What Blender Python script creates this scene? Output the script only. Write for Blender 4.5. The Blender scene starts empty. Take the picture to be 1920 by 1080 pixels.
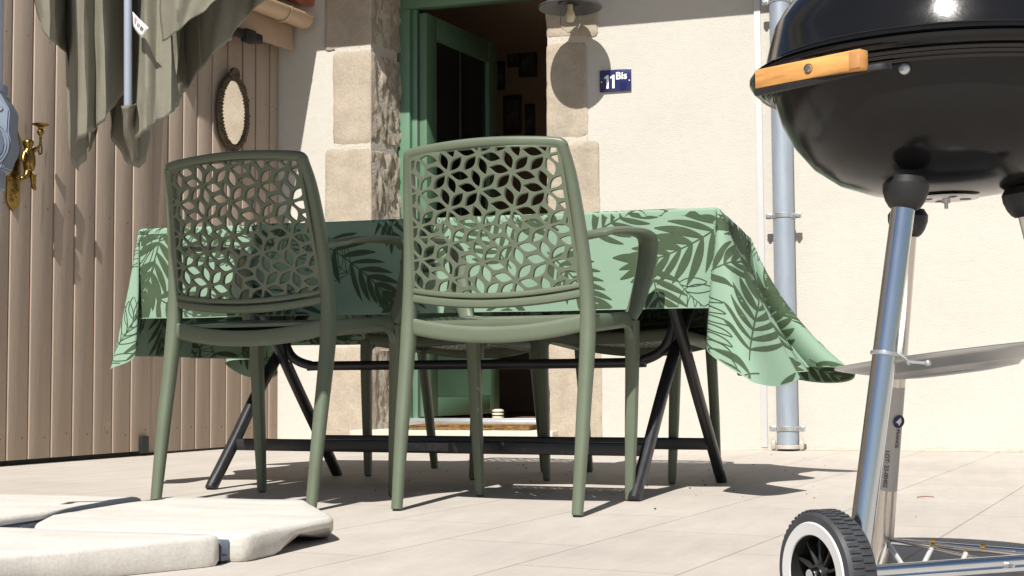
import bpy, bmesh, math, random
from mathutils import Vector as V, Matrix as M, noise
random.seed(7)
PI = math.pi
S = bpy.context.scene
C = S.collection

# ------------------------------------------------------------------ camera frame
F = 2667.0; CAM = V((0, 0, .335))
yaw = math.radians(18); pit = math.atan(167/F); roll = math.radians(.37)
fw = V((-math.sin(yaw)*math.cos(pit), math.cos(yaw)*math.cos(pit), math.sin(pit)))
r0 = V((math.cos(yaw), math.sin(yaw), 0)); u0 = r0.cross(fw)
RR = r0*math.cos(roll) - u0*math.sin(roll)
UU = u0*math.cos(roll) + r0*math.sin(roll)
def ray(x, y): return RR*((x-960)/F) - UU*((y-540)/F) + fw
def at(x, y, Z): return CAM + ray(x, y)*Z              # point seen at x, y, Z metres deep
def aty(x, y, Y):
    d = ray(x, y); return CAM + d*(Y/d.y)
def atz(x, y, z):
    d = ray(x, y); return CAM + d*((z-CAM.z)/d.z)

# ------------------------------------------------------------------ materials
def lin(r, g, b):
    f = lambda c: c/12.92 if c <= .04045 else ((c+.055)/1.055)**2.4
    return (f(r/255), f(g/255), f(b/255))
def mat(name, col, rough=.6, metal=0., var=.12, vscale=6., bump=0., bscale=80., spec=.5, fine=0., coat=0., stretch=None, trans=0., rvar=.15):
    m = bpy.data.materials.new(name); m.use_nodes = True
    nt = m.node_tree; N = nt.nodes; L = nt.links
    b = N['Principled BSDF']
    b.inputs['Roughness'].default_value = rough
    b.inputs['Metallic'].default_value = metal
    b.inputs['Specular IOR Level'].default_value = spec
    b.inputs['Coat Weight'].default_value = coat
    if trans: b.inputs['Transmission Weight'].default_value = trans
    tc = N.new('ShaderNodeTexCoord'); mp = N.new('ShaderNodeMapping')
    L.new(tc.outputs['Object'], mp.inputs[0])
    if stretch: mp.inputs['Scale'].default_value = stretch
    n = N.new('ShaderNodeTexNoise'); n.inputs['Scale'].default_value = vscale; n.inputs['Detail'].default_value = 8; n.inputs['Roughness'].default_value = .65
    L.new(mp.outputs[0], n.inputs['Vector'])
    mx = N.new('ShaderNodeMix'); mx.data_type = 'RGBA'
    mx.inputs[6].default_value = tuple(c*(1-var) for c in col)+(1,)
    mx.inputs[7].default_value = tuple(min(1, c*(1+var)) for c in col)+(1,)
    rp = N.new('ShaderNodeMapRange'); rp.inputs[1].default_value = .3; rp.inputs[2].default_value = .7
    L.new(n.outputs['Fac'], rp.inputs[0]); L.new(rp.outputs[0], mx.inputs[0])
    out = mx.outputs[2]
    if fine:
        n2 = N.new('ShaderNodeTexNoise'); n2.inputs['Scale'].default_value = vscale*14; n2.inputs['Detail'].default_value = 4
        L.new(mp.outputs[0], n2.inputs['Vector'])
        m2 = N.new('ShaderNodeMix'); m2.data_type = 'RGBA'; m2.blend_type = 'MULTIPLY'; m2.inputs[0].default_value = 1
        r2 = N.new('ShaderNodeMapRange'); r2.inputs[1].default_value = .25; r2.inputs[2].default_value = .6; r2.inputs[3].default_value = 1-fine; r2.inputs[4].default_value = 1
        L.new(n2.outputs['Fac'], r2.inputs[0]); L.new(out, m2.inputs[6]); L.new(r2.outputs[0], m2.inputs[7]); out = m2.outputs[2]
    L.new(out, b.inputs['Base Color'])
    rr = N.new('ShaderNodeMapRange'); rr.inputs[1].default_value = .3; rr.inputs[2].default_value = .7; rr.inputs[3].default_value = max(0, rough*(1-rvar)); rr.inputs[4].default_value = min(1, rough*(1+rvar))
    L.new(n.outputs['Fac'], rr.inputs[0]); L.new(rr.outputs[0], b.inputs['Roughness'])
    if bump:
        n3 = N.new('ShaderNodeTexNoise'); n3.inputs['Scale'].default_value = bscale; n3.inputs['Detail'].default_value = 6
        L.new(mp.outputs[0], n3.inputs['Vector'])
        bp = N.new('ShaderNodeBump'); bp.inputs['Strength'].default_value = bump; bp.inputs['Distance'].default_value = .01
        L.new(n3.outputs['Fac'], bp.inputs['Height']); L.new(bp.outputs[0], b.inputs['Normal'])
    return m

MT = {}
MT['stucco'] = mat('stucco', (.505, .478, .428), .95, var=.045, vscale=1.6, fine=.05, bump=.24, bscale=95, spec=.1, stretch=(1, 1, 1.7))
MT['stone'] = mat('limestone', (.395, .338, .268), .95, var=.15, vscale=9, bump=.28, bscale=60, spec=.1, fine=.18)
MT['rough_stone'] = mat('hewn_limestone', (.375, .320, .252), .95, var=.28, vscale=7, bump=1, bscale=38, spec=.1, fine=.25, stretch=(1, 1, .45))
MT['mortar'] = mat('mortar', (.50, .455, .39), .95, var=.05, vscale=30, bump=.5, bscale=90, spec=.1)
MT['sill'] = mat('sill_stone', (.50, .46, .385), .85, var=.06, vscale=10, bump=.1, spec=.2)
MT['plank'] = mat('painted_plank', (.385, .308, .246), .7, var=.09, fine=.06, vscale=5, bump=.12, bscale=30, spec=.25, stretch=(3, 3, .35))
MT['nail'] = mat('nail_hole', (.05, .04, .03), .9)
MT['fascia'] = mat('fascia_paint', (.40, .29, .20), .65, var=.08, vscale=6, spec=.3)
MT['gutter'] = mat('gutter_pvc', (.52, .38, .25), .4, var=.05, vscale=4)
MT['terracotta'] = mat('terracotta', (.33, .11, .07), .9, var=.3, vscale=12, bump=.3)
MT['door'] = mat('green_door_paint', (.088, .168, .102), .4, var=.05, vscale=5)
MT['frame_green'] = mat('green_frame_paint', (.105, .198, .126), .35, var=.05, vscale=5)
MT['seal'] = mat('rubber_seal', (.02, .03, .025), .7)
MT['glass'] = mat('dark_glass', (.012, .014, .013), .05, spec=.5, var=.1)
MT['room'] = mat('room_paint', (.36, .27, .19), .9, var=.06, vscale=2)
MT['roomfloor'] = mat('room_floor', (.20, .14, .09), .5, var=.2, vscale=5)
MT['picframe'] = mat('picture_frame', (.02, .018, .016), .5)
MT['picture'] = mat('picture_print', (.08, .075, .07), .5, var=.7, vscale=14)
MT['alu'] = mat('threshold_aluminium', (.62, .63, .64), .35, .8, var=.05)
MT['coir'] = mat('coir', (.25, .145, .06), 1, var=.4, vscale=60, bump=1, bscale=160, spec=.05)
MT['cream'] = mat('cream_ceramic', (.62, .56, .42), .4, var=.05)
MT['black'] = mat('black_plastic', (.012, .012, .013), .5, var=.2, vscale=20)
MT['zinc'] = mat('zinc', (.31, .355, .41), .55, .4, var=.09, vscale=7, spec=.5, stretch=(2, 2, .6))
MT['galv'] = mat('galvanised', (.55, .57, .58), .35, .85, var=.12, vscale=30)
MT['pvc'] = mat('white_pvc', (.53, .53, .525), .5, var=.03)
MT['navy'] = mat('navy_enamel', (.012, .014, .085), .25, var=.05, coat=.4)
MT['enamel_white'] = mat('white_enamel', (.85, .85, .85), .3, var=.02)
MT['lampmetal'] = mat('lamp_metal', (.085, .09, .10), .45, .5, var=.15, vscale=20)
MT['bulb'] = mat('frosted_bulb', (.7, .6, .42), .3, var=.05)
MT['chair'] = mat('green_resin', (.108, .130, .088), .42, var=.05, vscale=12, bump=.03, bscale=500, spec=.45)
MT['tableleg'] = mat('black_lacquer', (.018, .018, .021), .38, var=.25, vscale=18, spec=.5)
MT['scuff'] = mat('scuffed_lacquer', (.10, .10, .105), .6, var=.5, vscale=60)
MT['tabletop'] = mat('table_top', (.05, .05, .05), .6)
MT['cloth'] = mat('mint_cotton', (.205, .302, .222), .9, var=.035, vscale=9, bump=.22, bscale=14, spec=.1)
MT['leaf'] = mat('printed_leaf', (.054, .080, .045), .9, var=.14, vscale=25, spec=.1)
MT['leafline'] = mat('printed_line', (.040, .07, .042), .9, spec=.1)
MT['fabric'] = mat('olive_polyester', (.198, .188, .146), .75, var=.05, vscale=20, bump=.18, bscale=26, spec=.25, fine=.1)
MT['hem'] = mat('olive_hem', (.21, .20, .158), .8, var=.1, vscale=60)
MT['blue_alu'] = mat('anodised_aluminium', (.34, .39, .47), .4, .25, var=.05, stretch=(1, 1, .2))
MT['blue_plastic'] = mat('grey_blue_plastic', (.15, .18, .235), .42, var=.06, vscale=10)
MT['blue_dark'] = mat('grey_blue_recess_shade', (.05, .065, .10), .5, var=.06, vscale=10)  # darker copy of the housing plastic, recess shade put into its colour
MT['label'] = mat('white_label', (.80, .78, .76), .7, var=.02)
MT['pink'] = mat('label_print_pink', (.45, .22, .25), .7)
MT['ink'] = mat('label_ink', (.10, .09, .10), .7)
MT['concrete'] = mat('white_concrete', (.54, .515, .470), .95, var=.12, vscale=7, bump=.06, bscale=50, spec=.1, fine=.16, stretch=(.6, 2.2, 2))
MT['enamel'] = mat('black_enamel', (.008, .0079, .0084), .15, var=.1, spec=.3, coat=0., bump=.015, bscale=260, rvar=.6)
MT['enamel_rough'] = mat('black_enamel_rim', (.012, .0115, .0115), .3, var=.2, vscale=30)
MT['wood'] = mat('varnished_pine', (.55, .27, .085), .42, var=.38, vscale=2.5, spec=.4, stretch=(4, 4, 42))
MT['endgrain'] = mat('pine_end', (.46, .22, .08), .6, var=.2, vscale=30)
MT['chrome'] = mat('chrome', (.62, .66, .71), .16, 1., var=.03, vscale=5)
MT['chrome2'] = mat('brushed_chrome', (.62, .58, .54), .28, 1., var=.05, vscale=5)
MT['panmetal'] = mat('ash_pan_aluminium', (.52, .53, .53), .38, .9, var=.05)
MT['tyre'] = mat('tyre_plastic', (.035, .037, .042), .6, var=.25, vscale=30, fine=.2)
MT['whitewall'] = mat('white_ring', (.52, .52, .52), .5, var=.04)
MT['hubblack'] = mat('hub_plastic', (.014, .014, .014), .5)
MT['brass'] = mat('brass', (.27, .18, .055), .3, 1., var=.4, vscale=40, fine=.4)
MT['antique'] = mat('antique_bronze', (.10, .075, .045), .45, .6, var=.5, vscale=60, fine=.4)
MT['mirror'] = mat('mirror_glass', (.90, .89, .86), .012, 1., var=0)
MT['copper'] = mat('weld_brass', (.75, .45, .10), .3, 1.)
MT['debris'] = mat('dry_leaf_crumb', (.04, .028, .02), .9)

def glass_mat(name, col):
    m = bpy.data.materials.new(name); m.use_nodes = True
    b = m.node_tree.nodes['Principled BSDF']
    b.inputs['Base Color'].default_value = col+(1,); b.inputs['Transmission Weight'].default_value = 1
    b.inputs['Roughness'].default_value = .02; b.inputs['IOR'].default_value = 1.12
    return m
MT['jar'] = glass_mat('clear_glass', (.96, .97, .97))

def ground_mat():
    m = bpy.data.materials.new('patio_tile'); m.use_nodes = True
    nt = m.node_tree; N = nt.nodes; L = nt.links; b = N['Principled BSDF']
    tc = N.new('ShaderNodeTexCoord'); mp = N.new('ShaderNodeMapping')
    mp.inputs['Rotation'].default_value = (0, 0, math.radians(-82)); mp.inputs['Location'].default_value = (.17, .115, 0)
    L.new(tc.outputs['Object'], mp.inputs[0])
    br = N.new('ShaderNodeTexBrick'); L.new(mp.outputs[0], br.inputs['Vector'])
    br.inputs['Scale'].default_value = 1; br.inputs['Brick Width'].default_value = .62; br.inputs['Row Height'].default_value = .31
    br.inputs['Mortar Size'].default_value = .0024; br.inputs['Mortar Smooth'].default_value = .2; br.inputs['Bias'].default_value = 0
    br.inputs['Color1'].default_value = (.455, .413, .368, 1); br.inputs['Color2'].default_value = (.475, .432, .386, 1)
    br.inputs['Mortar'].default_value = (.30, .27, .237, 1)
    def noise(sc, st, lo, hi, a, bb):
        mm = N.new('ShaderNodeMapping'); mm.inputs['Scale'].default_value = st; L.new(tc.outputs['Object'], mm.inputs[0])
        n = N.new('ShaderNodeTexNoise'); n.inputs['Scale'].default_value = sc; n.inputs['Detail'].default_value = 9; n.inputs['Roughness'].default_value = .68
        L.new(mm.outputs[0], n.inputs['Vector'])
        r = N.new('ShaderNodeMapRange'); r.inputs[1].default_value = lo; r.inputs[2].default_value = hi; r.inputs[3].default_value = a; r.inputs[4].default_value = bb
        L.new(n.outputs['Fac'], r.inputs[0]); return r.outputs[0], n
    out = br.outputs['Color']
    for (sc, st, lo, hi, a, bb) in ((.8, (1, 1, 1), .3, .7, .86, 1.07), (3.1, (1, 1, 1), .35, .7, .94, 1.03), (7, (2.5, .5, 1), .35, .65, .93, 1.03), (60, (1, 1, 1), .3, .5, .93, 1.)):
        f, _ = noise(sc, st, lo, hi, a, bb)
        mx = N.new('ShaderNodeMix'); mx.data_type = 'RGBA'; mx.blend_type = 'MULTIPLY'; mx.inputs[0].default_value = 1
        L.new(out, mx.inputs[6]); L.new(f, mx.inputs[7]); out = mx.outputs[2]
    L.new(out, b.inputs['Base Color'])
    b.inputs['Roughness'].default_value = .75; b.inputs['Specular IOR Level'].default_value = .25
    n = N.new('ShaderNodeTexNoise'); n.inputs['Scale'].default_value = 120; n.inputs['Detail'].default_value = 5; L.new(tc.outputs['Object'], n.inputs['Vector'])
    bp = N.new('ShaderNodeBump'); bp.inputs['Strength'].default_value = .12; bp.inputs['Distance'].default_value = .005
    L.new(n.outputs['Fac'], bp.inputs['Height'])
    b2 = N.new('ShaderNodeBump'); b2.inputs['Strength'].default_value = .5; b2.inputs['Distance'].default_value = .002; b2.invert = True
    L.new(br.outputs['Fac'], b2.inputs['Height']); L.new(bp.outputs[0], b2.inputs['Normal']); L.new(b2.outputs[0], b.inputs['Normal'])
    return m
MT['ground'] = ground_mat()

# ------------------------------------------------------------------ object helpers
def link(o, parent=None):
    C.objects.link(o)
    if parent: o.parent = parent
    return o
def thing(name, label, cat, loc=(0, 0, 0), rz=0, group=None):
    o = bpy.data.objects.new(name, None); o.empty_display_size = .05
    link(o); o.location = loc; o.rotation_euler = (0, 0, rz)
    o['label'] = label; o['category'] = cat
    if group: o['group'] = group
    return o
def tag(o, label, cat, group=None, kind=None):
    if label: o['label'] = label
    if cat: o['category'] = cat
    if group: o['group'] = group
    if kind: o['kind'] = kind
    return o
def obj(name, bm, m, parent=None, smooth=True, off=None, angle=None):
    """link bm as ONE mesh; off: world point that becomes the local origin"""
    me = bpy.data.meshes.new(name)
    if off is not None: bmesh.ops.translate(bm, verts=bm.verts, vec=-V(off))
    bmesh.ops.recalc_face_normals(bm, faces=bm.faces)
    bm.to_mesh(me); bm.free()
    for mm in (m if isinstance(m, (list, tuple)) else [m]): me.materials.append(mm if not isinstance(mm, str) else MT[mm])
    o = bpy.data.objects.new(name, me); link(o, parent)
    if smooth:
        me.polygons.foreach_set('use_smooth', [True]*len(me.polygons))
        if angle is None: angle = 35
        me.set_sharp_from_angle(angle=math.radians(angle))
    return o
def place(bm, name, m, label, cat, org, group=None, kind=None, **k):
    o = obj(name, bm, m, off=org, **k); o.location = org
    return tag(o, label, cat, group, kind)
def NB(): return bmesh.new()

def box(bm, c, s, bev=0, rot=None, seg=2, mi=0):
    b2 = bmesh.new(); bmesh.ops.create_cube(b2, size=1)
    bmesh.ops.scale(b2, vec=s, verts=b2.verts)
    if bev: bmesh.ops.bevel(b2, geom=b2.edges[:], offset=bev, segments=seg, affect='EDGES', profile=.5)
    if rot is not None: bmesh.ops.transform(b2, matrix=rot.to_4x4(), verts=b2.verts)
    bmesh.ops.translate(b2, vec=c, verts=b2.verts)
    add(bm, b2, mi)
def add(bm, b2, mi=0):
    mp = {v: bm.verts.new(v.co) for v in b2.verts}
    for f in b2.faces:
        try:
            g = bm.faces.new([mp[v] for v in f.verts]); g.material_index = mi if mi else f.material_index
        except ValueError: pass
    b2.free()
def catmull(pts, n=6, lo=0.):
    pts = [V(p) for p in pts]; out = []
    for i in range(len(pts)-1):
        p0 = pts[i-1] if i else pts[0]*2-pts[1]
        p1, p2 = pts[i], pts[i+1]
        p3 = pts[i+2] if i+2 < len(pts) else pts[-1]*2-pts[-2]
        for k in range(n):
            t = k/n
            if lo: out.append(p1.lerp(p2, t)*lo+(1-lo)*.5*((2*p1)+(p2-p0)*t+(2*p0-5*p1+4*p2-p3)*t*t+(3*p1-p0-3*p2+p3)*t**3)); continue
            out.append(.5*((2*p1)+(p2-p0)*t+(2*p0-5*p1+4*p2-p3)*t*t+(3*p1-p0-3*p2+p3)*t**3))
    out.append(pts[-1]); return out
def lerp_list(vals, n):
    m = len(vals); out = []
    for i in range(n):
        t = i/(n-1)*(m-1); k = min(int(t), m-2); f = t-k
        a, b = vals[k], vals[k+1]
        out.append(tuple(x*(1-f)+y*f for x, y in zip(a, b)) if isinstance(a, tuple) else a*(1-f)+b*f)
    return out
def sweep(bm, pts, rad, seg=12, side=None, power=2., cap=True, mi=0):
    """tube along pts; rad number, list of numbers or of (w, h); side: preferred width direction"""
    pts = [V(p) for p in pts]; n = len(pts)
    rad = lerp_list(rad if isinstance(rad, list) else [rad, rad], n)
    rings = []; prev = None
    for i, p in enumerate(pts):
        t = (pts[min(i+1, n-1)]-pts[max(i-1, 0)]).normalized()
        s = V(side) if side is not None else (prev if prev is not None else (V((0, 0, 1)) if abs(t.z) < .9 else V((1, 0, 0))))
        s = (s-t*s.dot(t)).normalized(); prev = s; u = t.cross(s)
        w, h = rad[i] if isinstance(rad[i], tuple) else (rad[i], rad[i])
        ring = []
        for k in range(seg):
            a = 2*PI*k/seg+PI/seg; c, q = math.cos(a), math.sin(a)
            if power != 2: c, q = math.copysign(abs(c)**(2/power), c), math.copysign(abs(q)**(2/power), q)
            ring.append(bm.verts.new(p+s*(c*w)+u*(q*h)))
        rings.append(ring)
    for a, b in zip(rings, rings[1:]):
        for k in range(seg):
            f = bm.faces.new((a[k], a[(k+1) % seg], b[(k+1) % seg], b[k])); f.material_index = mi
    if cap:
        for r_ in (rings[0][::-1], rings[-1]):
            f = bm.faces.new(r_); f.material_index = mi
def lathe(bm, prof, seg=48, mtx=None, mi=0, close=False):
    rings = []; vs = []
    for r, z in prof:
        if r < 1e-6: rings.append([bm.verts.new((0, 0, z))])
        else: rings.append([bm.verts.new((r*math.cos(2*PI*k/seg), r*math.sin(2*PI*k/seg), z)) for k in range(seg)])
        vs += rings[-1]
    pr = list(zip(rings, rings[1:]))
    if close: pr.append((rings[-1], rings[0]))
    for a, b in pr:
        for k in range(seg):
            k2 = (k+1) % seg
            if len(a) == 1 and len(b) == 1: continue
            if len(a) == 1: f = bm.faces.new((a[0], b[k2], b[k]))
            elif len(b) == 1: f = bm.faces.new((a[k], a[k2], b[0]))
            else: f = bm.faces.new((a[k], a[k2], b[k2], b[k]))
            f.material_index = mi
    if mtx is not None: bmesh.ops.transform(bm, matrix=mtx, verts=vs)
def frame_m(origin, zdir, xhint=(0, 0, 1)):
    z = V(zdir).normalized(); x = V(xhint); x = (x-z*x.dot(z)).normalized(); y = z.cross(x)
    m = M((x, y, z)).transposed().to_4x4(); m.translation = V(origin); return m
def prism(bm, poly, y0, y1, mtx=None, bev=0, mi=0):
    """2D outline (x, z) extruded along y"""
    b2 = bmesh.new()
    a = [b2.verts.new((p[0], y0, p[1])) for p in poly]
    f = b2.faces.new(a)
    g = bmesh.ops.extrude_face_region(b2, geom=[f])
    bmesh.ops.translate(b2, vec=(0, y1-y0, 0), verts=[v for v in g['geom'] if isinstance(v, bmesh.types.BMVert)])
    bmesh.ops.recalc_face_normals(b2, faces=b2.faces)
    if bev: bmesh.ops.bevel(b2, geom=b2.edges[:], offset=bev, segments=2, affect='EDGES')
    if mtx is not None: bmesh.ops.transform(b2, matrix=mtx, verts=b2.verts)
    add(bm, b2, mi)
def grid(bm, fn, nu, nv, mi=0):
    g = [[bm.verts.new(fn(i/nu, j/nv)) for j in range(nv+1)] for i in range(nu+1)]
    for i in range(nu):
        for j in range(nv):
            f = bm.faces.new((g[i][j], g[i+1][j], g[i+1][j+1], g[i][j+1])); f.material_index = mi
    return g
def text_bm(s, size, mtx, depth=.0003, bold=0.):
    cu = bpy.data.curves.new('t', 'FONT'); cu.body = s; cu.size = size; cu.extrude = depth; cu.offset = bold
    cu.align_x = 'CENTER'; cu.align_y = 'CENTER'
    o = bpy.data.objects.new('t', cu); C.objects.link(o)
    me = bpy.data.meshes.new_from_object(o.evaluated_get(bpy.context.evaluated_depsgraph_get()))
    bm = bmesh.new(); bm.from_mesh(me); bmesh.ops.transform(bm, matrix=mtx, verts=bm.verts)
    bpy.data.objects.remove(o); bpy.data.curves.remove(cu); bpy.data.meshes.remove(me)
    return bm
def fill_holes(outer, holes, ext, bev=0):
    """flat plate with holes in the xy plane -> bmesh"""
    cu = bpy.data.curves.new('c', 'CURVE'); cu.dimensions = '2D'; cu.fill_mode = 'BOTH'; cu.extrude = ext; cu.bevel_depth = bev; cu.bevel_resolution = 1
    for poly in [outer]+holes:
        sp = cu.splines.new('POLY'); sp.points.add(len(poly)-1); sp.use_cyclic_u = True
        for p, q in zip(sp.points, poly): p.co = (q[0], q[1], 0, 1)
    o = bpy.data.objects.new('c', cu); C.objects.link(o)
    me = bpy.data.meshes.new_from_object(o.evaluated_get(bpy.context.evaluated_depsgraph_get()))
    bm = bmesh.new(); bm.from_mesh(me)
    bpy.data.objects.remove(o); bpy.data.curves.remove(cu); bpy.data.meshes.remove(me)
    return bm
def clip(poly, conv):
    for i in range(len(conv)):
        a, b = conv[i], conv[(i+1) % len(conv)]
        side = lambda p: (b[0]-a[0])*(p[1]-a[1])-(b[1]-a[1])*(p[0]-a[0])
        out = []
        for j in range(len(poly)):
            p, q = poly[j], poly[(j+1) % len(poly)]; sp, sq = side(p), side(q)
            if sp >= 0: out.append(p)
            if (sp >= 0) != (sq >= 0):
                t = sp/(sp-sq); out.append((p[0]+(q[0]-p[0])*t, p[1]+(q[1]-p[1])*t))
        poly = out
        if len(poly) < 3: return []
    return poly
def area(p): return .5*sum(p[i][0]*p[(i+1) % len(p)][1]-p[(i+1) % len(p)][0]*p[i][1] for i in range(len(p)))

# ------------------------------------------------------------------ setting: ground
bm = NB(); grid(bm, lambda a, b: V((-60+120*a, -60+66.9*b, 0)), 24, 16)
o = obj('patio', bm, 'ground', smooth=False); o['kind'] = 'structure'
bm = NB(); grid(bm, lambda a, b: V((-150+300*a, -150+300*b, -.03)), 4, 4)
o = obj('ground', bm, mat('far_soil', (.22, .20, .14), .95, var=.3, vscale=.5), smooth=False); o['kind'] = 'structure'

# ------------------------------------------------------------------ house
WY = 6.5
JL, JR = -2.845, -1.928          # door opening between the jamb stones
house = thing('house', 'cream stucco house with stone door jambs and an open green door', 'house', (-1, WY, 0))
HO = V((-1, WY, 0))
def hp(name, bm, m, parent=None, **k): return obj(name, bm, m, parent or house, off=HO, **k)
bm = NB()
def wallbox(x0, x1, z0, z1, y0=WY, y1=WY+.33): box(bm, ((x0+x1)/2, (y0+y1)/2, (z0+z1)/2), (x1-x0, y1-y0, z1-z0))
wallbox(-3.75, JL-.02, -.05, 3.2); wallbox(JR+.02, 6, -.05, 3.2); wallbox(JL-.02, JR+.02, 2.42, 3.2); wallbox(-9, -3.75, -.05, 3.2)
hp('wall', bm, 'stucco', smooth=False)
# worn rough patch along the foot of the wall
bm = NB(); pts = []
x = -1.0
while x < 3.2:
    h = .006+.012*abs(noise.noise(V((x*4, 0, 0)))) + .008*max(0, noise.noise(V((x*11, 5, 0))))
    pts.append((x, h)); x += .05
for (a, h1), (b, h2) in zip(pts, pts[1:]):
    for q in ((WY-.005, WY-.0015),):
        v = [bm.verts.new(p) for p in ((a, WY-.012, .001), (b, WY-.012, .001), (b, WY-.002, h2), (a, WY-.002, h1))]
        bm.faces.new(v)
hp('base_mortar', bm, mat('dirty_mortar', (.42, .36, .28), .95, var=.25, vscale=25))
# jamb stones: (z0, z1, outer extent)
def stone(x0, x1, z0, z1, seed, side):
    """block with hewn faces; side -1 left jamb, +1 right jamb"""
    b2 = NB(); yf = WY-.010; yb = WY+.25
    box(b2, ((x0+x1)/2, (yf+yb)/2, (z0+z1)/2), (x1-x0, yb-yf, z1-z0))
    bmesh.ops.subdivide_edges(b2, edges=b2.edges[:], cuts=22, use_grid_fill=True)
    cx, cz = (x0+x1)/2, (z0+z1)/2; hx, hz = (x1-x0)/2, (z1-z0)/2
    for v in b2.verts:
        p = v.co; n = noise.fractal(V((p.x*9+seed*7, p.y*9, p.z*9)), .8, 2, 4)
        # rounded corners of the front face
        dx = hx-abs(p.x-cx); dz = hz-abs(p.z-cz); R = .013+.013*abs(math.sin(seed*3.7))
        if dx < R and dz < R:
            d = math.hypot(R-dx, R-dz)
            if d > R:
                f = R/d; p.x = cx+math.copysign(hx-R+(R-dx)*f, p.x-cx); p.z = cz+math.copysign(hz-R+(R-dz)*f, p.z-cz)
        e = min(dx, dz)
        if p.y < yf+.002:
            p.y += .005*max(0, 1-e/.010)**2 + .0018*n
            if e < .02: p.x += .004*n; p.z += .004*n
        reveal = (side < 0 and p.x > x1-.004) or (side > 0 and p.x < x0+.004)
        if reveal:
            k = min(1, (p.y-yf)/.06)
            big = noise.fractal(V((3*seed, p.y*22, p.z*9)), .6, 2, 6)
            p.x += side*(-1)*0 + (-side)*(.015*big*k) + side*0
            p.x += .05*(p.y-WY)/.25 if side < 0 else -.02*(p.y-WY)/.25*0
    return b2
zz = [(-.03, .495), (.51, 1.0), (1.015, 1.49), (1.505, 1.985), (2.0, 2.43)]
for i, (a, b) in enumerate(zz):
    xo = -3.098 if i % 2 == 0 else -3.055
    if i == 4: xo = -3.1
    if i == 1: xo = -3.06
    hp('jamb_stone', stone(xo, JL, a, b, i+1, -1), 'stone' if False else ['stone', 'rough_stone'], angle=60)
zr = [(-.03, .495), (.51, .98), (.995, 1.455), (1.47, 1.94), (1.955, 2.43)]
for i, (a, b) in enumerate(zr):
    xo = -1.672 if i % 2 == 0 else -1.727
    hp('jamb_stone', stone(JR, xo, a, b, i+11, 1), ['stone', 'rough_stone'], angle=60)
for o_ in [c for c in house.children if c.name.startswith('jamb_stone')]:
    for p in o_.data.polygons:
        if abs(p.normal.x) > .75 and p.center.y > .02: p.material_index = 1
bm = NB()
for pts_ in ([(JL-.2, WY-.0065), (JL-.003, WY-.0065), (JL+.042, WY+.23), (JL-.2, WY+.23)], [(JR+.006, WY-.0065), (JR+.2, WY-.0065), (JR+.2, WY+.23), (JR+.009, WY+.23)]):
    lo_ = [bm.verts.new((p[0], p[1], -.02)) for p in pts_]; hi_ = [bm.verts.new((p[0], p[1], 2.42)) for p in pts_]
    for k in range(4): bm.faces.new((lo_[k], lo_[(k+1) % 4], hi_[(k+1) % 4], hi_[k]))
    bm.faces.new(hi_)
box(bm, ((JL+JR)/2, WY+.12, 2.55), (1.3, .22, .24))
hp('jamb_mortar', bm, 'mortar', smooth=False)
# door sill
bm = NB(); box(bm, ((-2.92-1.885)/2, WY+.10, .057), (1.035, .40, .048), .004)
hp('doorstep', bm, 'sill')
bm = NB(); box(bm, ((JL+JR)/2+.02, WY+.15, .014), (.93, .2, .06)); hp('step_base', bm, 'stone', smooth=False)
# door frame: stepped green profile
FY = WY+.25; FL = -2.81; FR = -1.90; FT = 2.245
bm = NB()
for (x0, x1, y0, y1) in ((FL, FL+.068, FY, FY+.07), (FL+.068, FL+.098, FY+.03, FY+.07), (FR-.068, FR, FY, FY+.07)):
    box(bm, ((x0+x1)/2, (y0+y1)/2, 1.17), (x1-x0, y1-y0, 2.15), .004)
box(bm, ((FL+FR)/2, FY+.035, FT+.034), (FR-FL-.002, .066, .068), .004)
fr = hp('door_frame', bm, 'frame_green')
bm = NB(); box(bm, (FL+.104, FY+.05, 1.17), (.01, .035, 2.14)); hp('seal', bm, 'seal', fr)
bm = NB(); box(bm, ((FL+FR)/2, FY+.03, .100), (FR-FL, .13, .038), .003); box(bm, ((FL+FR)/2, FY+.02, .124), (FR-FL, .035, .012), .002)
hp('threshold', bm, 'alu')
# leaf hinged on the left, swung in; local axes: x along leaf, y thickness
HX = V((-2.690, FY+.035, 0)); ang = math.atan2(.806, .118)
leafm = M.Translation(HX) @ M.Rotation(ang, 4, 'Z')
W, T0, T1 = .815, .135, 2.225
door = NB()
def dbox(bm, x0, x1, z0, z1, y0=-.03, y1=.03, bev=.004):
    b2 = NB(); box(b2, ((x0+x1)/2, (y0+y1)/2, (z0+z1)/2), (x1-x0, y1-y0, z1-z0), bev)
    bmesh.ops.transform(b2, matrix=leafm, verts=b2.verts); add(bm, b2)
dbox(door, 0, .11, T0, T1); dbox(door, W-.11, W, T0, T1); dbox(door, .11, W-.11, T1-.12, T1, -.0295, .0295); dbox(door, .11, W-.11, T0, T0+.1, -.0295, .0295); dbox(door, .11, W-.11, .74, .86, -.0295, .0295)
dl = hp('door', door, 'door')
bm = NB()
dbox(bm, .11, W-.11, T0+.1, .74, -.008, .008, 0)
b2 = NB()   # raised panel with sloping edge
P = [(.11, T0+.1), (W-.11, T0+.1), (W-.11, .74), (.11, .74)]; Q = [(.19, T0+.18), (W-.19, T0+.18), (W-.19, .66), (.19, .66)]
for s in (-1, 1):
    a = [b2.verts.new((p[0], s*.029, p[1])) for p in P]; q = [b2.verts.new((p[0], s*.012, p[1])) for p in Q]
    for i in range(4): b2.faces.new((a[i], a[(i+1) % 4], q[(i+1) % 4], q[i]))
    b2.faces.new(q)
bmesh.ops.transform(b2, matrix=leafm, verts=b2.verts); add(bm, b2)
hp('door_panel', bm, 'door', dl)
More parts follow.
